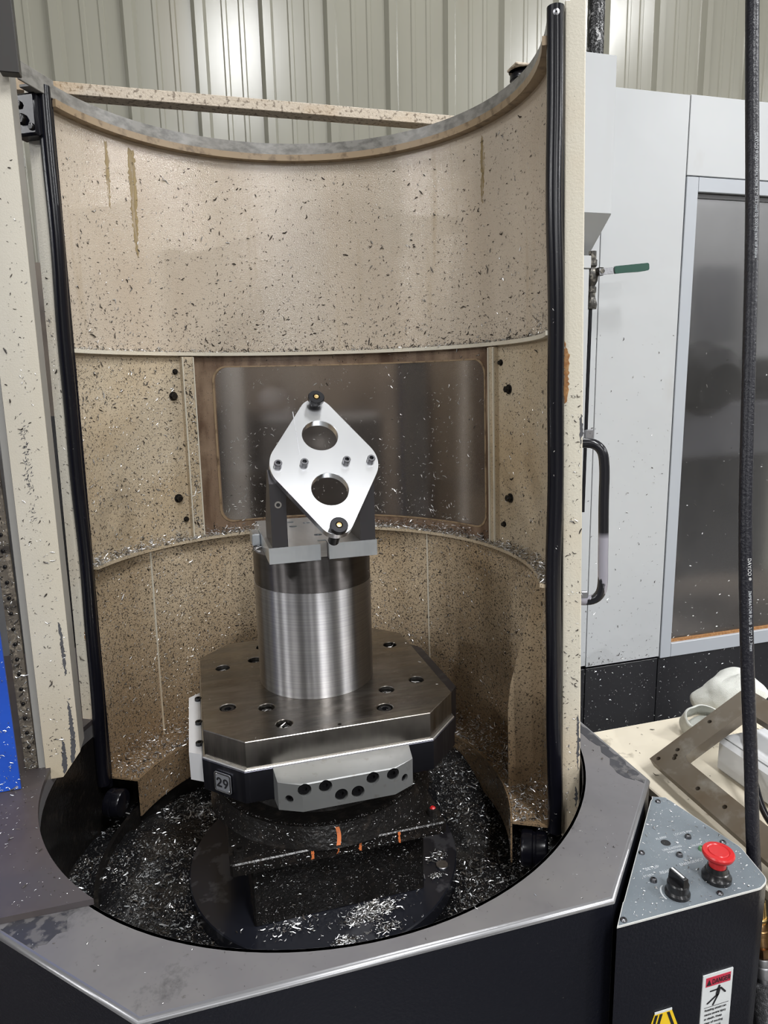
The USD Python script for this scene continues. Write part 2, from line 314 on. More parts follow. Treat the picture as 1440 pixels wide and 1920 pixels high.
def cyl(p0, p1, r, n=24, r1=None):
    p0, p1 = np.asarray(p0, float), np.asarray(p1, float)
    h = np.linalg.norm(p1 - p0)
    m = lathe([(0, 0), (r, 0), (r if r1 is None else r1, h), (0, h)], n)
    return onto(m, p0, p1 - p0)
def lathe(prof, n=32):
    return trimesh.creation.revolve(np.asarray(prof, float), sections=n)
def tube(pts, r, n=12, caps=True):
    p = np.asarray(pts, float); t = np.gradient(p, axis=0); t /= np.linalg.norm(t, axis=1, keepdims=True)
    a = np.cross(t[0], A3(0, 0, 1) if abs(t[0][2]) < .9 else A3(1, 0, 0)); a /= np.linalg.norm(a)
    V = []; rr = np.broadcast_to(r, (len(p),))
    for i in range(len(p)):
        a = a - t[i] * (a @ t[i]); a /= np.linalg.norm(a); b = np.cross(t[i], a)
        th = np.arange(n) * 2 * PI / n
        V.append(p[i] + rr[i] * (np.cos(th)[:, None] * a + np.sin(th)[:, None] * b))
    V = np.array(V).reshape(-1, 3); F = []
    for i in range(len(p) - 1):
        for j in range(n):
            q = [i * n + j, i * n + (j + 1) % n, (i + 1) * n + (j + 1) % n, (i + 1) * n + j]
            F += [[q[0], q[1], q[2]], [q[0], q[2], q[3]]]
    if caps:
        V = np.vstack([V, p[0], p[-1]]); c0, c1 = len(V) - 2, len(V) - 1
        for j in range(n):
            F.append([c0, (j + 1) % n, j]); F.append([c1, (len(p) - 1) * n + j, (len(p) - 1) * n + (j + 1) % n])
    return trimesh.Trimesh(V, F, process=False)
def smooth_path(pts, n=60):
    from scipy.interpolate import CubicSpline
    p = np.asarray(pts, float); s = np.r_[0, np.cumsum(np.linalg.norm(np.diff(p, axis=0), axis=1))]
    return CubicSpline(s, p)(np.linspace(0, s[-1], n))
def grid(f, nu, nv):
    """f(u, v) -> points over the unit square, as a quad sheet."""
    u, v = np.meshgrid(np.linspace(0, 1, nu + 1), np.linspace(0, 1, nv + 1), indexing='ij')
    V = f(u, v).reshape(-1, 3); F = []
    i, j = np.meshgrid(np.arange(nu), np.arange(nv), indexing='ij'); a = (i * (nv + 1) + j).ravel()
    q = np.stack([a, a + nv + 1, a + nv + 2, a + 1], 1)
    return trimesh.Trimesh(V, np.vstack([q[:, [0, 1, 2]], q[:, [0, 2, 3]]]), process=False)
def arcwall(r0, r1, a0, a1, z0, z1, n=60, nz=1, c=(0, 0)):
    """Solid curved wall between radii r0 < r1 and azimuths a0..a1 (degrees)."""
    prof = [(r0, z) for z in np.linspace(z0, z1, nz + 1)] + [(r1, z) for z in np.linspace(z1, z0, nz + 1)]
    P = np.array(prof); m = len(P); th = np.radians(np.linspace(a0, a1, n + 1))
    V = np.stack([c[0] + P[None, :, 0] * np.cos(th)[:, None], c[1] + P[None, :, 0] * np.sin(th)[:, None], np.broadcast_to(P[None, :, 1], (n + 1, m))], -1).reshape(-1, 3)
    F = []
    for i in range(n):
        for j in range(m):
            a, b = i * m + j, i * m + (j + 1) % m
            F += [[a, b, b + m], [a, b + m, a + m]]
    for e, flip in ((0, 1), (n * m, 0)):
        for j in range(1, m - 1):
            t = [e, e + j, e + j + 1]; F.append(t[::-1] if flip else t)
    t = trimesh.Trimesh(V, F, process=False); t.invert(); t.fix_normals(); return t
def bend(poly, r0, thick, me=.025):
    """Flat polygon in (azimuth rad * r0, z), bent onto radius r0, thickness outwards."""
    m = trimesh.creation.extrude_polygon(poly, thick, engine='earcut')
    v, f = trimesh.remesh.subdivide_to_size(m.vertices, m.faces, me, max_iter=12)
    th = v[:, 0] / r0; r = r0 + v[:, 2]
    t = trimesh.Trimesh(np.c_[r * np.cos(th), r * np.sin(th), v[:, 1]], f, process=False); t.merge_vertices(); t.fix_normals(); return t
def rrect(x0, x1, y0, y1, r): return sbox(x0 + r, y0 + r, x1 - r, y1 - r).buffer(r, quad_segs=8)
def cap_screw(r, h, hexr=None, nseg=24):
    hexr = hexr or r * .55
    b = m3.Manifold.extrude(m3.CrossSection.circle(r, nseg), h * .86)
    top = m3.Manifold.extrude(m3.CrossSection.circle(r, nseg), h * .14, 0, 0., (.9, .9)).translate((0, 0, h * .86))
    return arr(b + top - m3.Manifold.cylinder(h, hexr, hexr, 6).translate((0, 0, h * .35)))
def hex_bolt(r, h):
    return cat([lathe([(0, 0), (r * 1.35, 0), (r * 1.35, h * .2), (0, h * .2)], 20), lathe([(0, h * .2), (r, h * .2), (r, h * .85), (r * .8, h), (0, h)], 6)])
def dome_screw(r, h):
    return lathe([(0, -.001), (r, -.001), (r, h * .35), (r * .8, h * .8), (r * .35, h), (r * .3, h * .6), (0, h * .6)], 18)
def man(poly, h, z=0):
    rings = [np.asarray(poly.exterior.coords[:-1])] + [np.asarray(i.coords[:-1]) for i in poly.interiors]
    return m3.Manifold.extrude(m3.CrossSection(rings, m3.FillRule.EvenOdd), h).translate((0, 0, z))
def blob(poly_pts, seed, amp, n=4):
    """Ragged outline for wear patches."""
    p = Polygon(poly_pts).segmentize(amp * 1.5); r = np.random.default_rng(seed)
    c = np.asarray(p.exterior.coords[:-1]); q = Polygon(c + r.normal(0, amp * .45, c.shape)).buffer(0)
    return max(q.geoms, key=lambda g: g.area) if hasattr(q, 'geoms') else q
def slivers(pos, nrm, L, Wd, seed, lift=.35, curl=.6):
    """Bent metal chips, three-sided, lying on a surface: pos, nrm (n,3), L lengths, Wd widths."""
    r = np.random.default_rng(seed); n = len(pos)
    t = r.normal(size=(n, 3)); t -= nrm * (t * nrm).sum(1, keepdims=True); t /= np.linalg.norm(t, axis=1, keepdims=True)
    t = t + nrm * (r.normal(size=(n, 1)) * lift * .5); t /= np.linalg.norm(t, axis=1, keepdims=True)
    b = np.cross(nrm, t); b /= np.linalg.norm(b, axis=1, keepdims=True); up = np.cross(t, b)
    k = r.normal(size=(n, 1)) * curl
    V = []
    for s in (-.5, 0, .5):
        c = pos + t * (L[:, None] * s) + b * (k * L[:, None] * (s * s - .125)) + up * (Wd[:, None] * .45 + abs(lift) * L[:, None] * .25 * r.random((n, 1)) * abs(s))
        w = Wd[:, None] * (.35 if s else .62)
        V += [c + b * w, c - b * w, c + up * w * .8]
    V = np.stack(V, 1)
    f = []
    for i in (0, 3):
        for j in range(3):
            a, q = i + j, i + (j + 1) % 3
            f += [[a, a + 3, q + 3], [a, q + 3, q]]
    f += [[0, 1, 2], [6, 8, 7]]
    F = (np.array(f)[None] + (np.arange(n) * 9)[:, None, None]).reshape(-1, 3)
    return trimesh.Trimesh(V.reshape(-1, 3), F, process=False)
def lens(n, r, lo=.0012, mean=.0028, sd=.55): 
    L = np.clip(mean * np.exp(r.normal(0, sd, n)), lo, .016); return L, np.clip(L * r.uniform(.14, .34, n), .0004, .0022)
def txt(s, h, o, x, y, depth=.0004, bold=False):
    m = meshkit.text_mesh(s, h, depth, bold); return place(m, o, np.asarray(x, float), np.asarray(y, float))

# ================================================================== THE HALL
floor = struct('floor', bx(-26, 22, -24, 3.2, -.1, 0), 'floor')
struct('ceiling', bx(-26, 22, -24, 3.2, 6.0, 6.1), 'ceiling')
struct('wall_left', bx(-26.1, -26, -24, 3.2, 0, 6.0), 'roomwall')
struct('wall_right', bx(22, 22.1, -24, 3.2, 0, 6.0), 'roomwall')
struct('wall_front', bx(-26, 22, -24.1, -24, 0, 6.0), 'roomwall')
wb = UsdGeom.Xform.Define(stage, '/World/wall_back').GetPrim(); tag(wb, kind='structure'); BASE['/World/wall_back'] = A3(0, 0, 0)
YW = 2.42
def sheet_profile():
    P = [];  pit = .305
    for i in range(3):
        o = i * pit
        P += [(o, 0), (o + .016, -.030), (o + .052, -.030), (o + .068, 0), (o + .134, 0), (o + .140, -.005), (o + .156, -.005), (o + .162, 0), (o + .212, 0), (o + .218, -.005), (o + .234, -.005), (o + .240, 0)]
    P.append((3 * pit + .020, -.001)); return np.array(P)
SP = sheet_profile()
def sheet(x0, dy):
    P = SP + [x0, YW + dy]; n = len(P); t = .0012
    ring = np.vstack([P, P[::-1] + [0, t]])
    return extr(Polygon(ring), 0, 6.0)
for i in range(10):
    struct('wall_panel', sheet(-3.1 + i * .915, -.0015 * (i % 2)), 'wall', wb, smooth=False)
struct('wall_backing', bx(-26, 22, YW + .03, YW + .1, 0, 6.0), 'roomwall', wb)

# ================================================================== MACHINE BASE WITH ROUND OPENING
H, C = .489, .2075                                       # octagon half width, corner cut
octo = [(-H + C, -H), (H - C, -H), (H, -H + C), (H, H - C), (H - C, H), (-H + C, H), (-H, H - C), (-H, -H + C)]
RO = .460
base = thing('machine_cabinet', 'charcoal octagonal machine base cabinet with a worn grey rim around the round pit', 'machine base', (0, 0, 0))
def rim_mesh(poly, zt, depth, bev, hole):
    p = Polygon(poly); hol = Point(0, 0).buffer(hole, quad_segs=48); zs = []
    for q in np.linspace(0, PI / 2, 6):
        zs.append((bev * (1 - math.sin(q)), zt - bev * (1 - math.cos(q))))
    V, F, n = [], [], len(poly)
    prof = [(bev * (1 - math.cos(q)), zt - bev * (1 - math.sin(q))) for q in np.linspace(0, PI / 2, 7)]
    for ins, z in prof:
        c = np.array(p.buffer(-ins, join_style=2).exterior.coords[:-1]) if ins > 0 else np.array(p.exterior.coords[:-1])
        ang = np.arctan2(c[:, 1], c[:, 0]); c = c[np.argsort(ang)]
        V += [(x, y, z) for x, y in c]
    m = len(prof)
    for i in range(m - 1):
        for j in range(n):
            a, b = i * n + j, i * n + (j + 1) % n
            F += [[a, b, b + n], [a, b + n, a + n]]
    side = trimesh.Trimesh(V, F, process=False)
    top = p.buffer(-bev, join_style=2).difference(hol)
    tv, tf = trimesh.creation.triangulate_polygon(top, engine='earcut')
    tm = trimesh.Trimesh(np.c_[tv, np.full(len(tv), zt)], tf, process=False)
    if tm.face_normals[:, 2].mean() < 0: tm.invert()
    lip = arcwall(hole, hole + .004, 0, 360, zt - depth, zt, 120)
    return side, cat([tm, lip])
rim_side, rim_flat = rim_mesh(octo, .960, .026, .006, RO)
part(base, 'rim', rim_flat, 'rim_top', 'worn grey top rim', smooth=40)
part(base, 'rim_edge', rim_side, 'worn_edge', 'bright worn edge of the rim', smooth=60)
o2 = [(x * .9985, y * .9985) for x, y in octo]
names = []
for i in range(8):                                       # side panels of the octagon, one by one
    a, b = A3(*o2[i]), A3(*o2[(i + 1) % 8])
    d = (b - a) / np.linalg.norm(b - a); nn = A3(d[1], -d[0])
    a1, b1 = a + d * .0008, b - d * .0008
    q = [a1, b1, b1 - nn * .02, a1 - nn * .02]
    part(base, 'side_panel', extr(Polygon(q), .06, .9538), 'body_dark')
for i_, pts in enumerate([[(-.4640, -.3060), (-.3700, -.3060), (-.3760, -.3300), (-.4000, -.3560), (-.4180, -.3660), (-.4800, -.3060)], [(.4790, -.2950), (.4800, -.20), (.481, .02), (.4640, .06), (.4625, -.10), (.4640, -.20), (.4450, -.2500)]]):
    for g in [blob(pts, 60 + i_, .009).difference(Point(0, 0).buffer(RO + .001)).intersection(Polygon(octo).buffer(-.0068))]:
        part(base, 'dark_paint_patch', extr(max(g.geoms, key=lambda q: q.area) if hasattr(g, 'geoms') else g, .9600, .9603), 'rim_patch', 'darker unworn paint on the rim')
part(base, 'pit_wall', arcwall(RO, RO + .004, 0, 360, .55, .932, 120), 'oily')
# pit floor: uneven oily swarf bed
def pit(u, v):
    r = .02 + u * (RO - .02); th = v * 2 * PI
    x, y = r * np.cos(th), r * np.sin(th)
    hump = .045 * np.exp(-((x + .34) ** 2 + (y - .06) ** 2) / .022) + .07 * np.exp(-((x + .20) ** 2 + (y + .30) ** 2) / .012) + .10 * np.exp(-((x - .30) ** 2 + (y - .16) ** 2) / .02)
    z = .70 + hump + .03 * meshkit.fbm(np.stack([x * 14, y * 14, 0 * x], -1), 4, 3) * np.clip((r - .22) / .06, 0, 1)
    return np.stack([x, y, z], -1)
PITM = grid(pit, 60, 180)
if PITM.face_normals[:, 2].mean() < 0: PITM.invert()
part(base, 'pit_floor', PITM, 'cavity', 'oily black swarf bed', smooth=True)
part(base, 'track_rail', arcwall(.3915, .3990, 0, 360, .70, .772, 120), 'oily', 'curved black guide rail')

# left deck plate
dk = sbox(-1.5, -.302, .1, .62).difference(Point(0, 0).buffer(RO - .001, quad_segs=64))
dk = max(dk.geoms, key=lambda g: g.area) if hasattr(dk, 'geoms') else dk
dk = dk.difference(sbox(-.30, .0, 1, 1)).buffer(0)
dk = max(dk.geoms, key=lambda g: g.area) if hasattr(dk, 'geoms') else dk
solo('deck_plate', cat([extr(dk, .9605, .969), bx(-1.5, -.47, -.300, .6, .1, .9604)]), 'deck', 'brown stained flat deck plate left of the round pit', 'deck plate', kind='structure')

# ---------------------------------------------------------------- operator console on the front right corner
con = thing('control_console', 'black corner console with grey blue panel beside the round pit', 'control console', (.40, -.44, 0))
ck = Polygon([(.2700, -.5115), (.4780, -.3010), (.497, -.310), (.520, -.440), (.505, -.503), (.4850, -.5115)])
ck = ck.buffer(-.018).buffer(.018, quad_segs=6).union(Polygon([(.2700, -.5115), (.44, -.5115), (.42, -.40), (.30, -.48)])).union(Polygon([(.4780, -.3010), (.497, -.31), (.5, -.36), (.44, -.36)]))
ck = ck.difference(Polygon([(x * 1.0, y * 1.0) for x, y in octo]).buffer(.0015, join_style=2)).buffer(0)
ck = max(ck.geoms, key=lambda g: g.area) if hasattr(ck, 'geoms') else ck
CKZ = .9440
part(con, 'housing', extr(ck, .06, CKZ - .0032), 'body_dark')
part(con, 'panel', extr(ck.buffer(-.0012), CKZ - .003, CKZ), 'console', 'grey blue switch panel')
part(con, 'panel_edge', extr(ck.difference(ck.buffer(-.0012)), CKZ - .003, CKZ - .0006), 'dull_white', 'scuffed pale panel edge')
for x, y in [(.4779, -.3165), (.2835, -.5055), (.4270, -.5045), (.5030, -.4250), (.3800, -.4092)]:
    part(con, 'corner_screw', onto(dome_screw(.0042, .003), (x, y, CKZ), (0, 0, 1)), 'screw_grey')
for x, y in [(.4637, -.4010), (.4262, -.4293), (.3608, -.4600)]:
    part(con, 'indicator_lamp', onto(dome_screw(.0046, .005), (x, y, CKZ), (0, 0, 1)), 'screw_grey')
part(con, 'green_lamp', onto(dome_screw(.0046, .005), (.4640, -.4279, CKZ), (0, 0, 1)), 'green_lamp', 'small greenish lamp beside the red button')
part(con, 'open_hole', onto(lathe([(0, .0004), (.0062, .0004), (.0068, 0), (0, 0)], 24), (.4260, -.4009, CKZ), (0, 0, 1)), 'socket', 'empty round switch hole')
for s, l, r in [('ALARM', (.4172, -.3920), .0172), ('LOCATE PIN', (.4480, -.3920), .0300), ('UNLOADING', (.4110, -.4150), .0310), ('POSITION', (.4148, -.4210), .0222), ('UNLOCK', (.4545, -.4195), .0178),
                ('EMERGENCY', (.4140, -.4470), .0380), ('SETUP', (.3635, -.4405), .0220), ('READY', (.3785, -.4522), .0192), ('START', (.3530, -.4510), .0146)]:
    m = meshkit.text_mesh(s, .0038, .0003); w = m.bounds[1][0] - m.bounds[0][0]; sc = min(r / w, 1.6); m.apply_scale([r / w, min(r / w, 1.15), 1])
    part(con, 'lettering', place(m, (l[0], l[1], CKZ), A3(1, 0, 0), A3(0, 1, 0)), 'faint_print')
# selector
sx, sy = .3755, -.4880
sel = part(con, 'selector_switch', cat([onto(lathe([(0, 0), (.0155, 0), (.0155, .004), (.0135, .007), (.0135, .016), (.0122, .018), (0, .018)], 36), (sx, sy, CKZ), (0, 0, 1)),
      place(hull([(a * .0128, b * .0042, z) for a in (-1, 1) for b in (-1, 1) for z in (.016,)] + [(a * .0122, b * .0034, .029) for a in (-1, 1) for b in (-1, 1)]), (sx, sy, CKZ), A3(math.cos(rad(96)), math.sin(rad(96)), 0), A3(-math.sin(rad(96)), math.cos(rad(96)), 0))]), 'black_plastic', 'black rotary selector')
part(sel, 'pointer_mark', place(bx(-.0085, .0118, -.0014, .0014, .0289, .0296), (sx, sy, CKZ), A3(math.cos(rad(96)), math.sin(rad(96)), 0), A3(-math.sin(rad(96)), math.cos(rad(96)), 0)), 'white_print')
part(con, 'ring_mark', extr(Point(sx, sy).buffer(.021).difference(Point(sx, sy).buffer(.019)).intersection(sbox(sx - .03, sy - .004, sx - .008, sy + .018)), CKZ, CKZ + .0004), 'faint_print')
ex, ey = .4430, -.4800
es = part(con, 'emergency_stop', onto(lathe([(0, .018), (.0105, .018), (.0112, .027), (.0185, .033), (.0200, .0365), (.0200, .0385), (.0188, .0405), (.0140, .0412), (.0128, .0402), (.0118, .0412), (.006, .0414), (0, .0410)], 48), (ex, ey, CKZ), (0, 0, 1)), 'red', 'red mushroom emergency button')
part(es, 'collar', onto(lathe([(0, 0), (.0185, 0), (.0185, .005), (.0165, .0075), (.0150, .012), (.0135, .013), (.0120, .019), (0, .019)], 40), (ex, ey, CKZ), (0, 0, 1)), 'black_plastic')

# danger sticker on the console front
YF = -.5122
dg = part(con, 'danger_sticker', bx(.4030, .4500, YF - .0008, YF + .0006, .742, .8345), 'sticker_white', 'white danger sticker with red header')
part(dg, 'red_header', bx(.4075, .4462, YF - .0012, YF - .0008, .8165, .8300), 'sticker_red')
def fitw(m, w):
    m.apply_scale([w / m.bounds[1][0], 1, 1]); return m
X1, ZZ = A3(1, 0, 0), A3(0, 0, 1)
NF = A3(0, -1, 0)
def on_front(m, x, z): return place(m, (x, YF - .0012, z), X1, ZZ, NF)
part(dg, 'danger_lettering', on_front(fitw(meshkit.text_mesh('DANGER', .0068, .0003, True), .0285), .4170, .8195), 'ink')
part(dg, 'warning_triangle', on_front(extr(Polygon([(0, 0), (.0075, 0), (.00375, .0085)]), 0, .0003), .4085, .8185), 'ink')
def limb(a, b, w): 
    a, b = A3(*a), A3(*b); return hull([(*(p + A3(math.cos(t), math.sin(t)) * w), z) for p in (a, b) for t in np.linspace(0, 2 * PI, 8) for z in (0, .0003)])
fig = cat([limb((0, .0100), (0, .0100), .0018), limb((-.0005, .0065), (-.002, -.0015), .0028), limb((-.002, .006), (-.0135, .0055), .0009), limb((.003, .0065), (.010, -.001), .0013),
           limb((-.003, -.003), (-.017, -.0125), .0011), limb((-.001, -.003), (-.008, -.0165), .0011)])
part(dg, 'falling_figure', on_front(fig, .4290, .8030), 'ink')
part(dg, 'thin_rule', bx(.4075, .4462, YF - .0011, YF - .0008, .7838, .7842), 'ink')
for i, s in enumerate(['Rotating shield can', 'cause severe injury', 'or death. Keep', 'clear of moving', 'parts and lock', 'out power']):
    m = meshkit.text_mesh(s, .0030, .0003); m.apply_scale([min(1, .034 / m.bounds[1][0]), 1, 1])
    part(dg, 'small_print', on_front(m, .4085, .7785 - i * .0068), 'ink')
for x in (.4085, .4448):
    pass
hz = part(con, 'hazard_sticker', place(extr(Polygon([(.0125, .030), (.0385, .030), (.062, -.03), (-.008, -.03)]), 0, .0008), (.3190, YF + .0002, .768), X1, ZZ, NF), 'yellow', 'yellow hazard sticker with black stripes')
for x0 in (.013, .020, .0305):
    sh = -.014 if x0 < .028 else .022
    part(hz, 'black_stripe', place(extr(Polygon([(x0, .0285), (x0 + .0042, .0285), (x0 + .0042 + sh, -.029), (x0 + sh, -.029)]), 0, .0003), (.3190, YF - .0007, .768), X1, ZZ, NF), 'ink')
part(hz, 'white_top_edge', place(extr(Polygon([(.0125, .030), (.0385, .030), (.0385, .0330), (.0125, .0330)]), 0, .0009), (.3190, YF + .0002, .768), X1, ZZ, NF), 'sticker_white')

# ================================================================== PEDESTAL IN THE PIT
ped = thing('pallet_pedestal', 'oily black pallet pedestal in the pit with orange marker strokes', 'pedestal', (0, 0, .70))
part(ped, 'round_base_plate', cat([lathe([(0, .715), (.246, .715), (.246, .738), (.244, .740), (0, .740)], 96)]), 'disc', 'dark round base plate')
part(ped, 'block', bx(-.144, .146, -.150, .150, .738, .872, .003), 'oily')
part(ped, 'flange', prism([(-.172, -.190), (.168, -.190), (.172, -.186), (.172, .186), (.168, .190), (-.172, .190), (-.176, .186), (-.176, -.186)], .868, .890, .002, .002), 'oily')
part(ped, 'boss', lathe([(0, .888), (.198, .888), (.196, .893), (.187, .917), (.1855, .921), (.181, .921), (.150, .922), (.148, .96), (.132, .965), (.130, .9955), (0, .9955)], 96), 'oily')
for x, y in ((-.160, -.168), (.157, -.165)):
    part(ped, 'flange_bolt', onto(cap_screw(.0088, .013), (x, y, .889), (0, 0, 1)), 'oily')
part(ped, 'red_cap', onto(lathe([(0, 0), (.005, 0), (.005, .002), (.003, .004), (0, .004)], 14), (.157, -.165, .900), (0, 0, 1)), 'red', 'small red cap on a flange bolt')
part(ped, 'pin_head', onto(lathe([(0, 0), (.0115, 0), (.0115, .002), (.0105, .003), (0, .003)], 28), (.1945, -.1070, .740), (0, 0, 1)), 'zinc', 'round silver pin head')
def stroke(pts, seed, y): 
    return place(extr(blob(pts, seed, .0012), 0, .0006), (0, y, 0), X1, ZZ, NF)
part(ped, 'orange_mark', stroke([(-.0105, .889), (-.0075, .889), (-.0078, .878), (-.0112, .874)], 1, -.1902), 'orange')
part(ped, 'orange_mark', stroke([(-.0525, .888), (-.0480, .886), (-.0485, .873), (-.0525, .874)], 2, -.1902), 'orange')
part(ped, 'orange_mark', stroke([(.0240, .886), (.0285, .887), (.0275, .870), (.0240, .871)], 3, -.1902), 'orange')
part(ped, 'orange_mark', stroke([(.0885, .889), (.0930, .889), (.0925, .869), (.0895, .870)], 4, -.1902), 'orange')
th0 = rad(-93.0)
def boss_stroke(u, v):
    t = .0 + v; rr = .1965 - t * .0095 + .0006; zz = .8925 + t * .0255; a = th0 + (u - .5) * .034 + .012 * np.sin(v * 3)
    return np.stack([rr * np.cos(a), rr * np.sin(a), zz], -1)
part(ped, 'orange_mark', grid(boss_stroke, 6, 8), 'orange')

# ================================================================== PALLET
PT = 1.0925
pal = thing('machine_pallet', 'square steel pallet with cut corners and number plate 29 on the pedestal', 'pallet', (0, 0, .995))
def oct_(h, c): return [(-h + c, -h), (h - c, -h), (h, -h + c), (h, h - c), (h - c, h), (-h + c, h), (-h, h - c), (-h, -h + c)]
part(pal, 'lower_body', prism(oct_(.2045, .0585), .996, 1.0495, .0028, .002), 'steel_low', 'dark blued lower pallet body')
part(pal, 'edge_lip', prism(oct_(.2040, .0585), 1.0480, 1.0501, .0014), 'steel_chamfer', 'bright edge between the two plates')
HX = [(.1605, .0800), (-.1605, .0815), (-.1005, .1000), (-.1602, -.0808), (-.1003, -.1000), (-.0803, -.1620), (.1612, .0890), (.1600, -.0790), (.1000, -.0998), (.0800, -.1600), (.0800, .1600), (-.08, .1600)]
HX[0] = (.1003, .1000)
tp = m3.Manifold.hull_points(np.array(prism(oct_(.2002, .058), 1.0500, PT, .0010).vertices))
for x, y in HX:
    tp -= m3.Manifold.cylinder(.03, .0128, .0128, 36).translate((x, y, PT - .014))
    tp -= m3.Manifold.cylinder(.0011, .0128, .0140, 36).translate((x, y, PT - .0010))
tp -= m3.Manifold.cylinder(.01, .0030, .0030, 20).translate((0, -.1910, PT - .006))
part(pal, 'top_plate', tp, 'steel_top', 'milled steel top plate with counterbored holes')
for i, (x, y) in enumerate(HX):
    dz = -.0125 if i in (3, 9) else -.0135
    part(pal, 'plate_screw', onto(cap_screw(.0112 if i in (3, 9) else .0100, .0115 if i in (3, 9) else .007), (x, y, PT - .0138), (0, 0, 1)), 'blackox')
# guide blocks on the sides
def guide(h, prot, z0, z1, c): 
    return hull([(x, y, z) for x, y in ((-h, -.003), (h, -.003), (h, -prot + c), (h - c * 1.4, -prot), (-h + c * 1.4, -prot), (-h, -prot + c)) for z in (z0, z1)])
gf = hull([(x, y, z) for x, y in ((-.1050, -.203), (.1050, -.203), (.1020, -.232), (.0690, -.2480), (-.0690, -.2480), (-.1020, -.232)) for z in (.9965,)] +
          [(-.1050, -.203, 1.0475), (.1050, -.203, 1.0475), (.1020, -.232, 1.0400), (.0690, -.2465, 1.0400), (-.0690, -.2465, 1.0400), (-.1020, -.232, 1.0400), (.0690, -.2480, 1.0385), (-.0690, -.2480, 1.0385)])
gbm = m3.Manifold.hull_points(np.array(gf.vertices))
GB = [(-.0872, 1.0150, .0062), (-.0655, 1.0300, .0098), (-.0352, 1.0300, .0098), (-.0123, 1.0120, .0098), (.0124, 1.0120, .0098), (.0355, 1.0295, .0098), (.0666, 1.0295, .0098), (.0868, 1.0150, .0062)]
bolts = []
for x, z, r in GB:
    edge = abs(x) > .07
    n = A3(np.sign(x) * .436 if edge else 0, -.9 if edge else -1, 0); n /= np.linalg.norm(n)
    o = A3(x, -.2480 + (max(abs(x) - .069, 0) * .485), z)
    hole = onto(lathe([(0, -.012), (r, -.012), (r, .01), (0, .01)], 32), o, n)
    hm = m3.Manifold.hull_points(np.array(hole.vertices)); gbm -= hm
    bolts.append((o - n * .0112, n, r))
blk = part(pal, 'guide_block', gbm, 'steel_block', 'grey front guide block with eight socket bolts')
for o, n, r in bolts:
    part(blk, 'socket_bolt', onto(cap_screw(r * .84, .0085), o, n), 'blackox')
part(pal, 'side_guide_block', hull([(x, y, z) for x, y in ((-.199, -.135), (-.224, -.118), (-.224, .075), (-.199, .095)) for z in (1.000, 1.046)]), 'pale_steel', 'pale left guide block')
for y in (-.10, -.03, .06):
    part(pal, 'side_bolt', onto(cap_screw(.006, .005), (-.2075, y, 1.046), (0, 0, 1)), 'blackox')
part(pal, 'side_guide_block', hull([(x, y, z) for x, y in ((.198, -.135), (.222, -.108), (.222, .075), (.198, .115)) for z in (1.000, 1.083)]), 'steel_low', 'dark right guide block')
# number plate on the front left corner face
n29 = A3(-1, -1, 0) / 2 ** .5; x29 = A3(1, -1, 0) / 2 ** .5
o29 = A3(-.1758, -.1758, 1.0208) + n29 * .0009
pl29 = rrect(-.0158, .0158, -.0155, .0155, .003)
npl = part(pal, 'number_plate', place(extr(pl29, 0, .0014), o29, x29, ZZ, n29), 'plate29', 'silver plate numbered 29')
part(npl, 'plate_border', place(extr(rrect(-.0144, .0144, -.0141, .0141, .0024).difference(rrect(-.0136, .0136, -.0133, .0133, .002)), .0014, .0017), o29, x29, ZZ, n29), 'ink')
part(npl, 'plate_rim', place(extr(pl29.difference(rrect(-.0148, .0148, -.0145, .0145, .0026)), .0014, .0020), o29, x29, ZZ, n29), 'steel_chamfer')
t29 = meshkit.text_mesh('29', .0142, .0008, True); t29.apply_translation([-(t29.bounds[0][0] + t29.bounds[1][0]) / 2, -.0071, .0014])
part(npl, 'number', place(t29, o29, x29, ZZ, n29), 'ink')
for a, b in ((-.0118, .0115), (.0118, -.0115)):
    part(npl, 'rivet', onto(dome_screw(.0015, .0010), o29 + x29 * a + ZZ * b + n29 * .0014, n29), 'steel_chamfer')

# ================================================================== RISER + FIXTURE + WORKPIECE
RC, ZR = .0998, 1.3305
ris = thing('steel_riser', 'round turned steel riser standing on the pallet', 'riser', (0, 0, PT))
part(ris, 'lower_cylinder', lathe([(0, PT), (RC - .0006, PT), (RC, PT + .0008), (RC, 1.2728), (0, 1.2728)], 128), 'steel_cyl', smooth=40)
part(ris, 'upper_collar', lathe([(0, 1.2732), (RC - .0004, 1.2732), (RC - .0004, ZR - .001), (RC - .0014, ZR), (0, ZR)], 128), 'steel_dark_ring', 'darker upper collar', smooth=40)

fx = thing('angle_fixture', 'dark angle fixture with a bluish bar base on top of the steel riser', 'fixture', (0, 0, ZR))
FB, FT = ZR + .0002, 1.3560
bp = man(sbox(-.0838, -.1130, .0868, .1100), FT - FB, FB)
bp -= man(sbox(-.0042, -.12, .0092, -.084), .1, FB - .01)
for x, y in [(-.025, .0755), (-.025, .036), (.0025, .059), (.0045, -.0453), (.04, .06), (-.06, .088)]:
    bp -= m3.Manifold.cylinder(.03, .0068, .0068, 24).translate((x, y, FT - .018))
part(fx, 'base_plate', bp, 'alu_bar', 'bluish milled base plate with a front slot')
part(fx, 'slot_key', bx(-.0035, .0085, -.100, -.088, FB + .001, FT - .001), 'steel_side')
TAU = rad(40.)
PO = A3(.0105, -.1000, 1.4900)                            # workpiece plate origin on its front face
S_, T_, N_ = A3(1, 0, 0), A3(0, math.sin(TAU), math.cos(TAU)), A3(0, -math.cos(TAU), math.sin(TAU))
TH = .0127
def back_z(y):                                             # height of the workpiece's back face over y
    b = PO - N_ * TH; return b[2] + (y - b[1]) * math.cos(TAU) / math.sin(TAU)
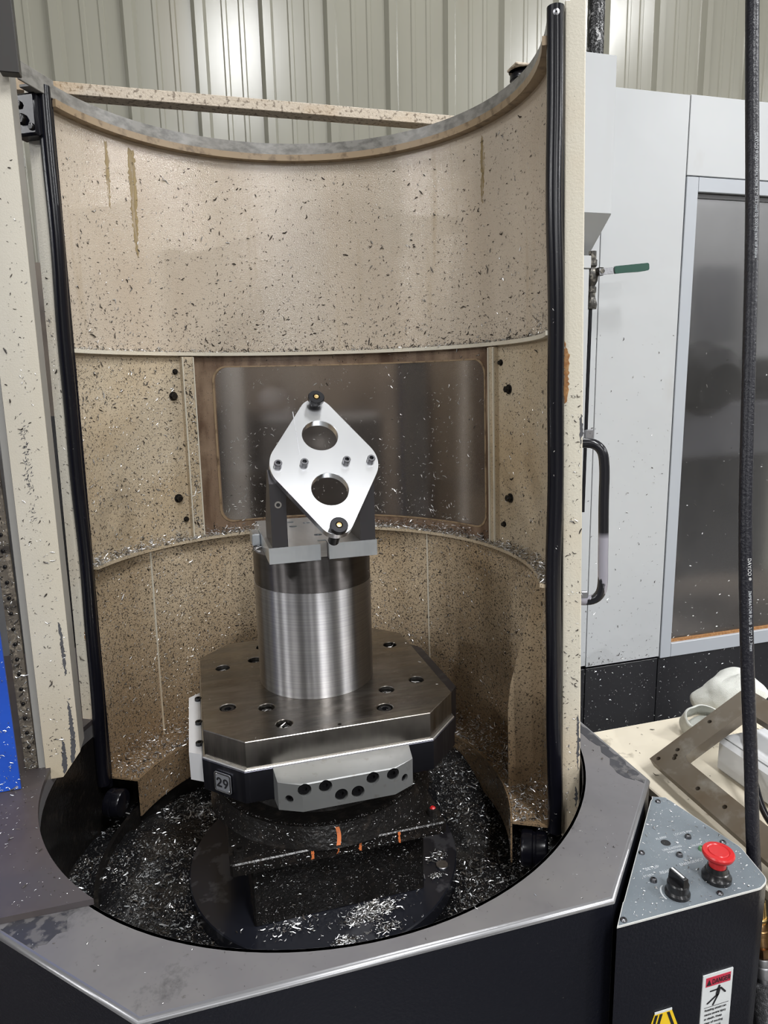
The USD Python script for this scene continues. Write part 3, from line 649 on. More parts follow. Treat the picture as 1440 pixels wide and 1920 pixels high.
def cheek(x0, x1):
    yf, yb, zt = -.1128, -.030, 1.474
    zf = back_z(yf) - .0006
    yt = yf + (zt - zf) * math.tan(TAU)
    pr = [(yf, FT), (yf, zf), (yt, zt), (yt + .006, zt), (yb, FT + .03), (yb, FT)]
    m = trimesh.creation.extrude_polygon(Polygon(pr), x1 - x0, engine='earcut')
    v = m.vertices; m.vertices = np.c_[x0 + v[:, 2], v[:, 0], v[:, 1]]; m.fix_normals(); return m
for x0, x1 in ((-.0782, -.0540), (.0600, .0842)):
    c_ = part(fx, 'upright', cheek(x0, x1), 'fix_dark', 'dark slanted upright')
    if x0 < 0:
        part(c_, 'tapped_hole', onto(lathe([(.0030, .0006), (.0052, .0006), (.0055, 0), (.0030, 0)], 24), (-.0662, -.1128, 1.4222), (0, -1, 0)), 'steel_side')
        part(c_, 'hole_bottom', onto(lathe([(0, .0003), (.0038, .0003), (.0038, 0), (0, 0)], 24), (-.0662, -.1128, 1.4222), (0, -1, 0)), 'socket')
part(fx, 'side_tab', bx(-.0985, -.0842, .015, .060, FB, FT - .004, .002), 'alu_bar')

wp = thing('workpiece_plate', 'bright diamond shaped aluminium plate with two round holes, tilted on the fixture', 'workpiece', PO)
def circ(x, y, r, n=48): return Point(x, y).buffer(r, quad_segs=n // 4)
dia = unary_union([circ(0, .0860, .0265), circ(0, -.1095, .0265), circ(-.0355, -.0110, .0500), circ(.0340, -.0110, .0485)]).convex_hull
dia = dia.difference(circ(-.0012, .0408, .0284, 64)).difference(circ(-.0008, -.0582, .0284, 64))
def pl_(m): return place(m, PO, S_, T_, N_)
dm = cat([extr(dia, -TH, -.0008)]); dm2 = extr(dia.buffer(-.0007), -.0008, 0)
part(wp, 'plate', pl_(cat([extr(dia, -TH, -.0007), extr(dia.buffer(-.0006), -.0007, 0)])), 'alu')
for x in (-.0734, -.0338, .0315, .0703):
    part(wp, 'cap_screw', pl_(onto(cap_screw(.0062, .0095, .0036), (x, -.0126, 0), (0, 0, 1))), 'screw_grey')
for t, sx_ in ((.1040, 0), (-.1290, 0)):
    bt = part(wp, 'locating_button', pl_(onto(lathe([(0, 0), (.0080, 0), (.0080, .0075), (.0125, .0085), (.0130, .0095), (.0130, .0160), (.0120, .0168), (.0055, .0168), (.0045, .0150), (0, .0150)], 40), (sx_ + (.0005 if t > 0 else -.001), t, 0), (0, 0, 1))), 'blackox', 'black round locating button')
    part(bt, 'brass_centre', pl_(onto(lathe([(0, .0151), (.0042, .0151), (.0036, .0172), (0, .0175)], 20), (sx_ + (.0005 if t > 0 else -.001), t, 0), (0, 0, 1))), 'brass')
part(wp, 'stop_screw', pl_(onto(lathe([(0, -.040), (.0085, -.040), (.0085, -TH - .0005), (0, -TH - .0005)], 24), (-.001, -.1250, 0), (0, 0, 1))), 'blackox', 'black screw end below the plate')
part(wp, 'scribed_line', pl_(bx(-.0384, -.0372, .006, .0885, 0, .0002)), 'zinc')

# ================================================================== CURVED SPLASH SHIELD
SC = A3(-.0159, .0085)
def warp(m):
    m = arr(m).copy(); v = np.array(m.vertices); s = 1 + .05 * (1.45 - v[:, 2])
    v[:, :2] = v[:, :2] * s[:, None] + SC; m.vertices = v; return m
RW = .420; A0, A1 = -28.1, 151.9
sh = thing('splash_shield', 'cream half round splash shield with a window, standing behind the pallet', 'splash shield', (*SC, .83))
def sp(name, mesh, material, label=None, parent=None, smooth=40): return part(parent or sh, name, warp(mesh), material, label, smooth)
ZB, ZL, ZF, ZT = .842, 1.275, 1.668, 2.058
part_up = sp('upper_panel', arcwall(RW, RW + .003, A0, A1, ZF, ZT + .03, 110), 'shield_up', 'cream upper panel')
WA0, WA1 = 13.5, 113.0
sp('middle_panel', arcwall(RW, RW + .003, WA1, A1, ZL, ZF, 40), 'shield_mid', 'stained panel left of the window')
sp('middle_panel', arcwall(RW, RW + .003, A0, WA0, ZL, ZF, 40), 'shield_mid', 'stained panel right of the window')
sp('lower_panel', arcwall(RW, RW + .003, A0, A1, ZB, ZL, 110, 4), 'shield_low', 'brown filmed lower panel')
wx = lambda a: rad(a) * RW
wf = sbox(wx(WA0 - .3), ZL, wx(WA1 + .3), ZF).difference(rrect(wx(17.8), wx(105.6), 1.300, 1.640, .030))
win = sp('window_frame', bend(wf, RW + .0005, .0025, .03), 'window_frame', 'rust brown window surround')
sp('window_pane', arcwall(RW + .0032, RW + .0062, WA0, WA1, 1.285, 1.655, 80), 'pane', 'scratched clear window pane', win)
seal_out = rrect(wx(17.2), wx(106.2), 1.297, 1.643, .032).difference(rrect(wx(17.8), wx(105.6), 1.300, 1.640, .030))
sp('window_bead', bend(seal_out, RW - .0008, .0015, .03), 'rim_under', 'dirty bead around the window opening', win)
for a0, a1, dep in ((112.3, 116.0, .011), (11.8, 14.3, .010)):
    r_ = sp('window_rail', arcwall(RW - dep, RW + .001, a0, a1, ZL + .001, ZF - .006, 3), 'shield_mid', 'upright rail beside the window')
    for aa in (a0, a1):
        sp('rail_lip', arcwall(RW - dep - .003, RW - dep, aa - .35 if aa == a1 else aa, aa if aa == a1 else aa + .35, ZL + .002, ZF - .007, 2), 'cream_post', None, r_)
for a, z, r in [(114.9 + 2.6, 1.632, .0055), (118.6, 1.582, .0085), (119.2, 1.366, .0085), (117.2, 1.318, .0055), (10.6, 1.632, .0055), (7.0, 1.582, .0085), (6.6, 1.374, .0085), (9.6, 1.318, .0055)]:
    n = A3(-math.cos(rad(a)), -math.sin(rad(a)), 0)
    sp('bolt', onto(hex_bolt(r * .8, r * 1.2), A3(RW * math.cos(rad(a)), RW * math.sin(rad(a)), z), n), 'oily', 'grimy hexagon bolt')
sp('upper_lip', arcwall(RW - .013, RW + .004, A0, A1, ZF - .004, ZF + .003, 110), 'cream_post', 'thin ledge above the window')
sp('chip_ledge', arcwall(RW - .022, RW + .004, A0, A1, ZL - .006, ZL, 110), 'shield_mid', 'ledge below the window')
# top ring: underside lip and dusty vertical band
sp('top_ring', arcwall(RW - .0120, RW + .004, A0, A1, ZT + .0120, ZT + .0345, 110), 'rim_ring', 'dusty top ring')
sp('ring_lip', arcwall(RW - .0185, RW + .004, A0, A1, ZT, ZT + .0118, 110), 'ring_lip', 'brown lower lip of the top ring')
# shelf and skirt
sp('shelf', arcwall(.352, RW + .003, A0, A1, ZB - .004, ZB, 90), 'shield_low', 'narrow shelf under the lower panel')
sp('skirt', arcwall(.3495, .3525, A0, A1, .762, ZB, 90), 'shield_low', 'brown skirt hanging under the shelf')
# joint lines on the lower panel
for a in (129.6, 40.0):
    sp('weld_seam', arcwall(RW - .0022, RW + .001, a - .22, a + .22, ZB + .004, ZL - .007, 2, 8), 'cream_post', 'pale vertical seam')
# gusset plate at the right end
ga = rad(-11.5)
def gplate():
    pr = Polygon([(.357, ZB), (.357, 1.005), (.362, 1.05), (.418, 1.268), (.4205, 1.268), (.4205, ZB)])
    m = trimesh.creation.extrude_polygon(pr, .003, engine='earcut'); v = m.vertices
    d, t = A3(math.cos(ga), math.sin(ga)), A3(math.sin(ga), -math.cos(ga))
    m.vertices = np.c_[v[:, 0:1] * d + v[:, 2:3] * t, v[:, 1]]; m.fix_normals(); return m
sp('gusset', gplate(), 'shield_low', 'tapered brown gusset plate')
# end posts
def post(az, side, ztop, ztop_seal, z0, r0, r1, sr, back, tr=.0125):
    """Post across the cut end of the shield: cream flange and a black rubber seal on its inner half."""
    e, t = A3(math.cos(rad(az)), math.sin(rad(az)), 0), A3(-math.sin(rad(az)), math.cos(rad(az)), 0) * side
    def loc(m):
        m = arr(m).copy(); v = m.vertices; m.vertices = v[:, 0:1] * e + (v[:, 1:2] - back) * t + v[:, 2:3] * A3(0, 0, 1); m.fix_normals(); return m
    def strip(m):
        v, f = trimesh.remesh.subdivide_to_size(m.vertices, m.faces, .2); return trimesh.Trimesh(v, f)
    p = sp('end_post', loc(strip(bx(r0, r1, -.002, .026, z0, ztop, .0015))), 'cream_post', 'cream end post', smooth=30)
    zs = np.linspace(z0 + .012, ztop_seal, 40)
    wob = .0016 * np.sin(zs * 9) + .0008 * np.sin(zs * 23)
    pts = np.c_[sr + wob, np.full(40, .029), zs]
    s = sp('rubber_seal', loc(tube(pts, tr, 16)), 'rubber', 'black rubber edge seal', p)
    sp('seal_backing', loc(strip(bx(sr - tr * .55, r0 + .001, .001 if side < 0 else .014, .0180 if side < 0 else .022, z0, ztop_seal - .002))), 'rubber', None, p)
    return p, loc
pr_, locr = post(A0, -1, 2.113, 2.104, .822, .4335, .4625, .4210, .030)
sp('seal_screw', locr(onto(lathe([(0, 0), (.0055, 0), (.0045, .0022), (.0015, .003), (.0012, .001), (0, .001)], 18), (.421, .039, 2.093), (0, 1, 0))), 'zinc', 'silver screw at the top of the seal', pr_)
pl_p, locl = post(A1, 1, 2.086, 2.084, .822, .4240, .4530, .4140, .015, .0116)
def patch(loc, pts, seed, amp, mtl, y, parent, name, label=None):
    m = extr(blob(pts, seed, amp), 0, .0005); v = m.vertices.copy(); m.vertices = np.c_[v[:, 0], y + v[:, 2], v[:, 1]]
    sp(name, loc(m), mtl, label, parent)
patch(locr, [(.4342, 1.655), (.4410, 1.635), (.4425, 1.60), (.4400, 1.575), (.4342, 1.555)], 11, .003, 'rust', .026, pr_, 'rust_patch', 'orange rust patch')
for i, (za, zb) in enumerate([(1.70, 1.63), (1.52, 1.42), (1.24, 1.05), (.98, .86)]):
    patch(locl, [(.4247, za), (.4285, (za + zb) / 2 + .01), (.4297, (za + zb) / 2), (.4247, zb)], 20 + i, .003, 'rust', .026, pl_p, 'rust_patch', 'rusty chipped strip')
for i, (x, za, zb) in enumerate([(.4585, 1.06, .95), (.4560, .92, .88), (.4595, 1.56, 1.49)]):
    patch(locr, [(x, za), (x + .0032, (za + zb) / 2), (x, zb), (x - .0012, (za + zb) / 2)], 30 + i, .002, 'wear', .026, pr_, 'paint_wear', 'grey worn streak')
# hand grip on the right post
g0 = A3(.4540, .008, 0)
gp = [(.452, .012, 1.500), (.470, .012, 1.5005), (.4830, .013, 1.4975), (.4920, .014, 1.488), (.4955, .014, 1.473), (.4960, .014, 1.42), (.4960, .014, 1.36), (.4960, .014, 1.30), (.4955, .014, 1.272), (.4920, .014, 1.258), (.4830, .013, 1.2485), (.470, .012, 1.245), (.452, .012, 1.2445)]
sp('hand_grip', locr(tube(smooth_path(gp, 70), .0078, 16)), 'handle', 'black tube hand grip with chipped paint')
sp('grip_bracket', locr(cat([bx(.452, .474, .012, .018, 1.249, 1.262, .002), onto(hex_bolt(.004, .004), (.461, .018, 1.256), (0, 1, 0))])), 'zinc', 'small grip bracket')
# rollers
def roller(az, rho, z, ax_len, r, name, label):
    e = A3(math.cos(rad(az)), math.sin(rad(az)), 0)
    prof = [(0, 0), (r * .55, 0), (r * .92, .002), (r, .006), (r, ax_len * .42), (r * .93, ax_len * .46), (r * .93, ax_len * .54), (r, ax_len * .58), (r, ax_len - .006), (r * .92, ax_len - .002), (r * .5, ax_len), (0, ax_len)]
    sp(name, onto(lathe(prof, 36), e * rho + A3(0, 0, z), e), 'rubber', label)
roller(A1 + 4.5, .366, .808, .034, .0265, 'lower_roller', 'black roller under the left post')
roller(A0 - 1.0, .366, .800, .046, .0300, 'lower_roller', 'black roller under the right post')
# upper roller, right: vertical axis with a small cap bracket
tr = sp('upper_roller', onto(lathe([(0, 0), (.020, 0), (.0235, .004), (.0235, .012), (.0215, .0135), (.0215, .0155), (.0235, .017), (.0235, .024), (.020, .028), (0, .028)], 36), A3(.448 * math.cos(rad(6)), .448 * math.sin(rad(6)), 2.093), (0, 0, 1)), 'rubber', 'black roller above the right rim')
sp('roller_bracket', cat([onto(lathe([(0, 0), (.0245, 0), (.0245, .003), (.021, .006), (0, .007)], 30), A3(.447 * math.cos(rad(6)), .447 * math.sin(rad(6)), 2.1225), (0, 0, 1)), bx(.418, .45, .02, .055, 2.1225, 2.127, .001)]), 'beam', 'beige cap over the roller', tr)
# ring end clip and oily bracket at the upper left
e1, t1 = A3(math.cos(rad(A1)), math.sin(rad(A1)), 0), A3(-math.sin(rad(A1)), math.cos(rad(A1)), 0)
def loc1(m):
    m = arr(m).copy(); v = m.vertices; m.vertices = v[:, 0:1] * e1 + v[:, 1:2] * t1 + v[:, 2:3] * A3(0, 0, 1); m.fix_normals(); return m
sp('ring_tail', loc1(cat([bx(.405, .4085, -.004, .080, ZT + .0115, ZT + .040, .0008), bx(.4085, .428, .010, .052, ZT + .012, ZT + .0165, .0006)])), 'rim_ring', 'raised end of the top ring')
ob = sp('oily_bracket', loc1(cat([bx(.414, .462, .004, .036, 2.006, 2.070, .004)])), 'rubber', 'oily black bracket on the left post')
for x, z, r in ((.444, 2.052, .0060), (.440, 2.030, .0085), (.424, 2.018, .0055)):
    sp('bracket_bolt', loc1(onto(hex_bolt(r, r * 1.1), (x, .034, z), (0, 1, 0))), 'oily', None, ob)
# yellow drip stains: thin dried coolant runs
for a, w, z1, z0, sd in ((133.5, .010, 2.045, 1.93, 1), (126.0, .017, 2.045, 1.85, 2), (17.5, .011, 2.045, 1.91, 3)):
    q = blob([(wx(a) - w * .35, z1), (wx(a) + w * .35, z1), (wx(a) + w * .5, z1 - .05), (wx(a) + w * .4, z0 + .03), (wx(a) + w * .12, z0), (wx(a) - w * .1, z0 + .02), (wx(a) - w * .45, z1 - .05)], sd, .003)
    sp('drip_stain', bend(q, RW - .0004, .0003, .05), 'drip', 'yellowish dried drip')

# ================================================================== BEAM BEHIND THE SHIELD
solo('cross_beam', bx(-.62, .62, .500, .538, 2.190, 2.2125, .001), 'beam', 'speckled beige square beam crossing behind the shield rim', 'beam')

# ================================================================== LEFT SIDE: DOOR COLUMN, STRIP, BLUE SHEET, DARK BAR
YC = .045
def lean(m):
    m = arr(m).copy(); m.vertices = np.array(m.vertices) + np.outer((m.vertices[:, 2] - .97) * .0095, A3(1, 0, 0)); return m
cl = thing('door_column', 'off-white sheet metal door column with dark scuffs left of the shield', 'door column', (-.44, YC, .96))
fc = Polygon([(-.4640, .9480), (-.4385, .9480), (-.4080, .9900), (-.4080, 3.0), (-.5200, 3.0), (-.5200, 1.80), (-.4640, 1.80)])
fc = Polygon([(-.4640, .9480), (-.4385, .9480), (-.4080, .9900), (-.4080, 3.0), (-.4640, 3.0)])
def front(poly, y0, y1):
    m = extr(poly, 0, y1 - y0); v = m.vertices; m.vertices = np.c_[v[:, 0], y1 - v[:, 2], v[:, 1]]; m.fix_normals(); return m
part(cl, 'face', lean(front(fc, YC, YC + .0025)), 'column_paint', 'off-white front face')
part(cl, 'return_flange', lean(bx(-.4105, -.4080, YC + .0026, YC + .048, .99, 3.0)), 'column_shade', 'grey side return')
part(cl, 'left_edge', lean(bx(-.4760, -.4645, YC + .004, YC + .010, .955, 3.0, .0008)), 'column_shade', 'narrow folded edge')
for i, pts in enumerate([[(-.4205, 1.225), (-.4175, 1.222), (-.4155, 1.175), (-.4160, 1.135), (-.4190, 1.130), (-.4205, 1.17)],
                         [(-.4195, 1.085), (-.4165, 1.08), (-.4130, 1.02), (-.4165, .980), (-.4235, .971), (-.4205, 1.02)],
                         [(-.4335, 1.02), (-.4310, 1.01), (-.4300, .966), (-.4360, .951), (-.4380, .97)]]):
    part(cl, 'paint_wear', lean(place(extr(blob(pts, 40 + i, .0018), 0, .0004), (0, YC, 0), X1, ZZ, NF)), 'wear', 'dark worn streak')
rs = np.random.default_rng(5); sm = []
for q_ in range(130):
    z_ = rs.choice([1.535, 1.51, 1.50, 1.47, 1.455, 1.41]) + rs.normal(0, .011); x_ = -.4395 + rs.normal(0, .0030); a_ = rs.normal(.9, .5); l_ = rs.uniform(.001, .0032)
    d_ = A3(math.cos(a_), math.sin(a_)) * l_; e_ = A3(-d_[1], d_[0]) * .22
    c_ = A3(x_, z_); sm.append(extr(Polygon([c_ - d_, c_ - e_, c_ + d_, c_ + e_]), 0, .0003))
part(cl, 'scuff_marks', lean(place(cat(sm), (0, YC, 0), X1, ZZ, NF)), 'wear', 'faint grey scuff marks', kind='stuff')
st = thing('bolt_strip', 'narrow grimy strip with a row of small screws left of the door column', 'strip', (-.482, .052, .97))
part(st, 'strip_plate', bx(-.4960, -.4770, .050, .056, .9695, 1.86), 'grime_strip')
for i in range(24):
    part(st, 'small_screw', onto(dome_screw(.0032, .003), (-.4865, .050, 1.010 + i * .0262), (0, -1, 0)), 'oily')
solo('blue_sheet', cat([bx(-.70, -.4905, -.010, -.006, .9700, 3.0)]), 'blue', 'bright blue plastic sheet hanging at the left edge', 'plastic sheet')
solo('hanging_bar', bx(-.405, -.3795, .022, .040, 2.0385, 3.2, .001), 'grime_dark', 'dark brown vertical bar hanging above the crossbeam end', 'bar')

# ================================================================== MACHINE INTERIOR BEHIND THE SHIELD
en = thing('machine_interior', 'dim machine interior seen through the scratched shield window', 'machine interior', (0, 1.2, 0))
part(en, 'back_liner', bx(-1.0, 1.14, 1.60, 1.62, .3, 2.04), 'liner_tan')
part(en, 'side_liner', bx(-.80, -.785, .62, 1.60, .3, 2.0), 'liner_grey')
part(en, 'spindle_housing', cat([bx(.02, .46, 1.15, 1.55, .5, 1.50, .02), onto(lathe([(0, 0), (.13, 0), (.13, .08), (.09, .12), (0, .12)], 40), (.21, 1.15, 1.30), (0, -1, 0))]), 'liner_dark')
part(en, 'steel_column', onto(lathe([(0, 0), (.035, 0), (.035, 1.2), (0, 1.2)], 32), (-.06, 1.0, .5), (0, 0, 1)), 'liner_light')
part(en, 'dark_post', bx(.455, .545, .94, .99, .4, 2.0, .004), 'liner_black')
part(en, 'light_upright', bx(.668, .684, .95, .97, .4, 1.95), 'dull_white')
part(en, 'tan_cover', bx(.72, 1.0, 1.1, 1.14, .4, 1.98), 'liner_tan')
part(en, 'dark_cover', bx(-.75, .02, 1.2, 1.24, .4, 1.52), 'liner_dark')
part(en, 'bed', bx(-1., .70, .62, 1.6, .3, .62), 'liner_dark')

# far wall items seen through the gap at the left
solo('wall_trunking', bx(-1.02, -.80, YW - .10, YW - .035, 2.56, 2.60, .003), 'dull_white', 'white cable trunking on the far ribbed wall', 'trunking')
solo('junction_box', bx(-.955, -.835, YW - .13, YW - .035, 2.40, 2.545, .004), 'dull_white', 'white junction box under the trunking on the far wall', 'box')
solo('grey_cabinet', bx(-1.30, -.93, 1.75, 2.2, 0, 3.0, .01), 'liner_grey', 'tall dark grey cabinet behind the left gap', 'cabinet')

# ================================================================== RIGHT: SECOND MACHINE
YM = .60
mc = thing('white_machine', 'white machining centre with a big dusty window behind the shield at the right', 'machine', (1.4, YM, 0))
g_ = .0022
part(mc, 'narrow_panel', bx(.74, .9335 - g_, YM, YM + .02, .7265, 2.352, .001), 'white_paint', 'narrow left panel')
part(mc, 'wide_panel', bx(.9335, 1.1995 - g_, YM, YM + .02, .7215, 2.354, .001), 'white_paint', 'wide white side panel')
part(mc, 'header_panel', bx(1.1995 + g_ * .4, 2.3, YM, YM + .02, 2.1500, 2.356, .001), 'white_paint', 'white panel above the window')
part(mc, 'inner_frame', bx(.76, 2.28, YM + .021, YM + .06, .715, 2.34), 'liner_dark') if False else None
fr = UsdGeom.Xform.Define(stage, str(mc.GetPath()) + '/window_frame').GetPrim(); BASE[str(fr.GetPath())] = BASE[str(mc.GetPath())]; tag(fr, 'grey window frame')
part(fr, 'left_stile', bx(1.2005, 1.2395, YM - .002, YM + .03, .7150, 2.1465, .0012), 'frame_grey')
part(fr, 'top_rail', bx(1.2400, 2.2, YM - .002, YM + .03, 2.108, 2.1465, .0012), 'frame_grey')
part(fr, 'bottom_rail', bx(1.2400, 2.2, YM - .002, YM + .03, .7150, .7600, .0012), 'frame_grey')
part(fr, 'right_stile', bx(2.16, 2.2, YM - .002, YM + .03, .7605, 2.1075, .0012), 'frame_grey')
part(mc, 'window_pane', bx(1.2390, 2.162, YM + .018, YM + .024, .758, 2.110), 'glass2', 'dusty window pane')
part(mc, 'window_gasket', bx(1.2395, 2.16, YM + .008, YM + .017, .760, .768), 'rust', 'rusty gasket strip')
part(mc, 'window_gasket', bx(1.2395, 2.16, YM + .008, YM + .017, 2.094, 2.108), 'liner_dark')
part(mc, 'interior_back', bx(1.2, 2.3, 1.30, 1.32, .70, 2.34), 'liner_dark')
part(mc, 'interior_panel', bx(1.2, 2.3, 1.05, 1.07, 1.66, 2.34), 'liner_light', 'light interior panel')
for x0 in (1.32, 1.62):
    part(mc, 'panel_window', extr(rrect(0, .19, 0, .27, .03), 0, .004).apply_transform(np.array([[1, 0, 0, x0], [0, 0, -1, 1.05], [0, 1, 0, 1.72], [0, 0, 0, 1.]])), 'liner_grey')
part(mc, 'interior_rail', bx(1.2, 2.3, .98, 1.05, 1.50, 1.60, .01), 'liner_dark')
part(mc, 'interior_shelf', bx(1.2, 2.3, .95, 1.1, 1.30, 1.50, .01), 'liner_grey')
part(mc, 'interior_floor', bx(1.2, 2.3, YM + .05, 1.3, .70, .72), 'liner_tan')
part(mc, 'spindle_nose', onto(lathe([(0, 0), (.12, 0), (.12, .10), (.08, .14), (0, .14)], 40), (1.55, .94, 1.60), (0, -1, -.3)), 'liner_dark')
for x0, x1 in ((.74, .9330), (.9355, 1.1960), (1.1985, 2.3)):
    part(mc, 'plinth_panel', bx(x0, x1, YM + .004, YM + .03, .05, .714, .001), 'plinth', 'black plinth panel')
part(mc, 'cabinet_body', cat([bx(1.2, 2.29, 1.33, 1.9, .05, 2.34), bx(.75, 1.2, YM + .021, YM + .06, .06, 2.33), bx(1.2, 2.29, YM + .031, YM + .06, .06, .70), bx(1.2, 2.29, YM + .025, YM + .06, 2.13, 2.33)]), 'liner_dark')

# white duct box on the upper left of that machine, with pipe
YD = .45
du = thing('duct_box', 'white rectangular duct box with a sloping grey underside, right of the shield post', 'duct', (.81, YD, 2.0))
part(du, 'body', bx(.7590, .8635, YD, YD + .10, 2.0005, 2.3575, .001), 'white_paint')
part(du, 'sloped_bottom', hull([(x, y, 2.0) for x in (.7590, .8635) for y in (YD, YD + .10)] + [(x, y, 1.915) for x in (.7800, .8600) for y in (YD + .095, YD + .10)]), 'duct_under', 'grey sloping underside')
part(du, 'dark_gasket', bx(.7545, .7586, YD + .002, YD + .10, 1.95, 2.352), 'oily', 'dark gasket edge')
solo('vertical_pipe', tube(np.c_[np.full(30, .834), np.full(30, .50), np.linspace(2.358, 3.6, 30)], .0205, 24), 'pipe_black', 'oily black pipe rising from the top of the duct box', 'pipe')
up_ = thing('upright_channel', 'slim white upright channel under the duct box', 'upright', (.79, YD, .70))
part(up_, 'channel', bx(.765, .8085, YD + .003, YD + .05, .705, 1.868, .001), 'white_paint')
part(up_, 'end_cap', bx(.765, .8115, YD, YD + .05, 1.8700, 1.9000, .001), 'white_paint')
va = thing('ball_valve', 'grimy ball valve with a green lever on the white machine side', 'valve', (.846, .50, 1.868))
part(va, 'valve_body', cat([onto(lathe([(0, 0), (.0105, 0), (.0105, .016), (.0125, .018), (.0125, .030), (.0090, .034), (.0150, .046), (.0165, .058), (.0150, .070), (.0090, .080), (.0125, .084), (.0125, .098), (.010, .100), (.010, .12), (0, .12)], 8), (.8460, .5, 1.800), (0, 0, 1)), onto(lathe([(0, 0), (.014, 0), (.016, .012), (.013, .022), (.010, .03), (0, .03)], 16), (.846, .5, 1.776), (0, 0, 1))]), 'valve_dark')
part(va, 'stem_nut', cat([onto(lathe([(0, 0), (.0115, 0), (.0115, .016), (.0065, .016), (.0065, .022), (0, .022)], 6), (.8600, .495, 1.868), (0, -1, 0))]), 'valve_dark')
ax_ = A3(math.cos(rad(6)), 0, math.sin(rad(6))); az_ = A3(-math.sin(rad(6)), 0, math.cos(rad(6)))
def lever(m): return place(m, (.8620, .4760, 1.8670), ax_, az_, np.cross(ax_, az_))
part(va, 'lever', lever(bx(-.010, .040, -.0080, .0080, -.0014, .0014, .0005)), 'zinc', 'steel lever root')
part(va, 'lever_grip', lever(extr(Polygon([(.034, -.0078), (.105, -.0100), (.128, -.0092)]).union(rrect(.033, .1365, -.0088, .0098, .0055)), -.004, .004)), 'green', 'dark green vinyl grip')
solo('black_rod', tube(np.c_[np.linspace(.8450, .8420, 12), np.full(12, .5), np.linspace(1.776, 1.235, 12)], .0048, 10), 'rubber', 'thin black rod under the ball valve', 'rod')
solo('rod_bracket', bx(.838, .862, .49, .505, 1.430, 1.462, .002), 'zinc', 'small grey clip holding the black rod', 'bracket')

# ================================================================== TABLE AND WHAT LIES ON IT
tb = thing('side_table', 'cream topped side table right of the machine base', 'table', (.95, -.5, 0))
part(tb, 'table_top', bx(.5860, 1.75, -1.35, .0500, .832, .850, .002), 'table')
part(tb, 'apron', bx(.600, 1.73, -1.33, .035, .76, .831), 'table_edge')
for x, y in ((.63, .0), (1.70, .0), (.63, -1.3), (1.70, -1.3)):
    part(tb, 'leg', bx(x - .025, x + .025, y - .025, y + .025, 0, .76, .002), 'liner_dark')
FA, FB_, FC_ = A3(.6138, -.1256, .885), A3(.8097, -.1359, 1.0014), A3(.5995, -.3987, .885)
fu = (FB_ - FA) / np.linalg.norm(FB_ - FA); fv = (FC_ - FA); fv = fv - fu * (fv @ fu); fv /= np.linalg.norm(fv); fn = np.cross(fv, fu); fn = fn if fn[2] > 0 else -fn
def fr_(m):
    m = arr(m).copy(); v = m.vertices; m.vertices = FA + v[:, 0:1] * fu + v[:, 1:2] * fv + v[:, 2:3] * fn; m.fix_normals(); return m
fo = sbox(-.003, -.003, .232, .340).difference(rrect(.0415, .190, .0430, .296, .006))
fm = man(fo, .0205, -.0205)
for u, v in [(.0085, .0095), (.046, .020), (.0345, .028), (.0455 - .0315, .115), (.020, .175), (.020, .245), (.13, .012), (.21, .02), (.0290, .0315)]:
    fm -= m3.Manifold.cylinder(.03, .0042, .0042, 20).translate((u, v, -.025))
sf = solo('drilled_steel_square', fr_(fm), 'rust_steel', 'browned rectangular steel frame with drilled holes, propped on the table', 'metal frame')
solo('white_case', cat([bx(.742, .98, -.33, -.145, .8502, .918, .008), bx(.75, .972, -.322, -.153, .918, .924, .003)]), 'case_white', 'white plastic case inside the propped steel frame', 'case')
solo('support_block', bx(.775, .835, -.42, -.345, .8502, .905, .003), 'rust_steel', 'small steel block under the frame', 'block') if False else None
cb = [(.905, -.12, .975), (.865, -.135, .962), (.805, -.160, .945), (.764, -.196, .93), (.733, -.240, .915), (.706, -.285, .89), (.690, -.330, .87), (.700, -.40, .860), (.76, -.50, .857), (.90, -.62, .857)]
solo('black_cable', tube(smooth_path(cb, 80), .0058, 12), 'rubber', 'black cable looping over the white case and table', 'cable')
# cotton gloves, crumpled
def lump(balls, seed, amp=.004):
    m = None
    for (a, ra), (b, rb) in balls:
        q = m3.Manifold.hull_points(np.vstack([arr(m3.Manifold.sphere(ra, 20).translate(a)).vertices, arr(m3.Manifold.sphere(rb, 20).translate(b)).vertices]))
        m = q if m is None else m + q
    t = arr(m.refine_to_length(.008)); t.merge_vertices(); trimesh.smoothing.filter_taubin(t, iterations=8)
    v = t.vertices; n = t.vertex_normals; t.vertices = v + n * ((meshkit.fbm(v * 45, 3, seed) - .5) * amp * 2)[:, None]; return t
solo('cotton_glove', lump([((( .905, .020, .900), .040), ((.955, .035, .905), .046)), (((.905, .020, .900), .038), ((.870, .045, .885), .022)), (((.955, .035, .905), .044), ((1.00, .03, .888), .030)), (((.90, .01, .91), .028), ((.935, .0, .93), .024))], 3, .0035), 'cotton', 'crumpled white cotton glove lying behind the steel frame', 'glove', smooth=True)
gc = A3(.800, -.034, .8505)
gax = A3(-.35, -.62, .70); gax /= np.linalg.norm(gax); gx, gy, gn = basis(gax)
def cuff(u, v):
    """Open knitted tube: outer wall up, rolled lip, inner wall down."""
    th = u * 2 * PI; w = v * 2.0
    r = .0290 + .0030 * np.sin(2 * th + .6) + .0012 * np.sin(5 * th)
    out = np.where(w < 1, r + .0052 - .002 * w, r - .0042 + .003 * (2 - w)); hgt = np.where(w < 1, w, 2 - w) * .050 - .026 + .003 * np.sin(3 * th)
    lip = np.exp(-((w - 1) / .22) ** 2); hgt = hgt + .004 * lip
    c = gc + A3(0, 0, .036)
    return c + (out * np.cos(th))[..., None] * gx + (out * .86 * np.sin(th))[..., None] * gy + hgt[..., None] * gn
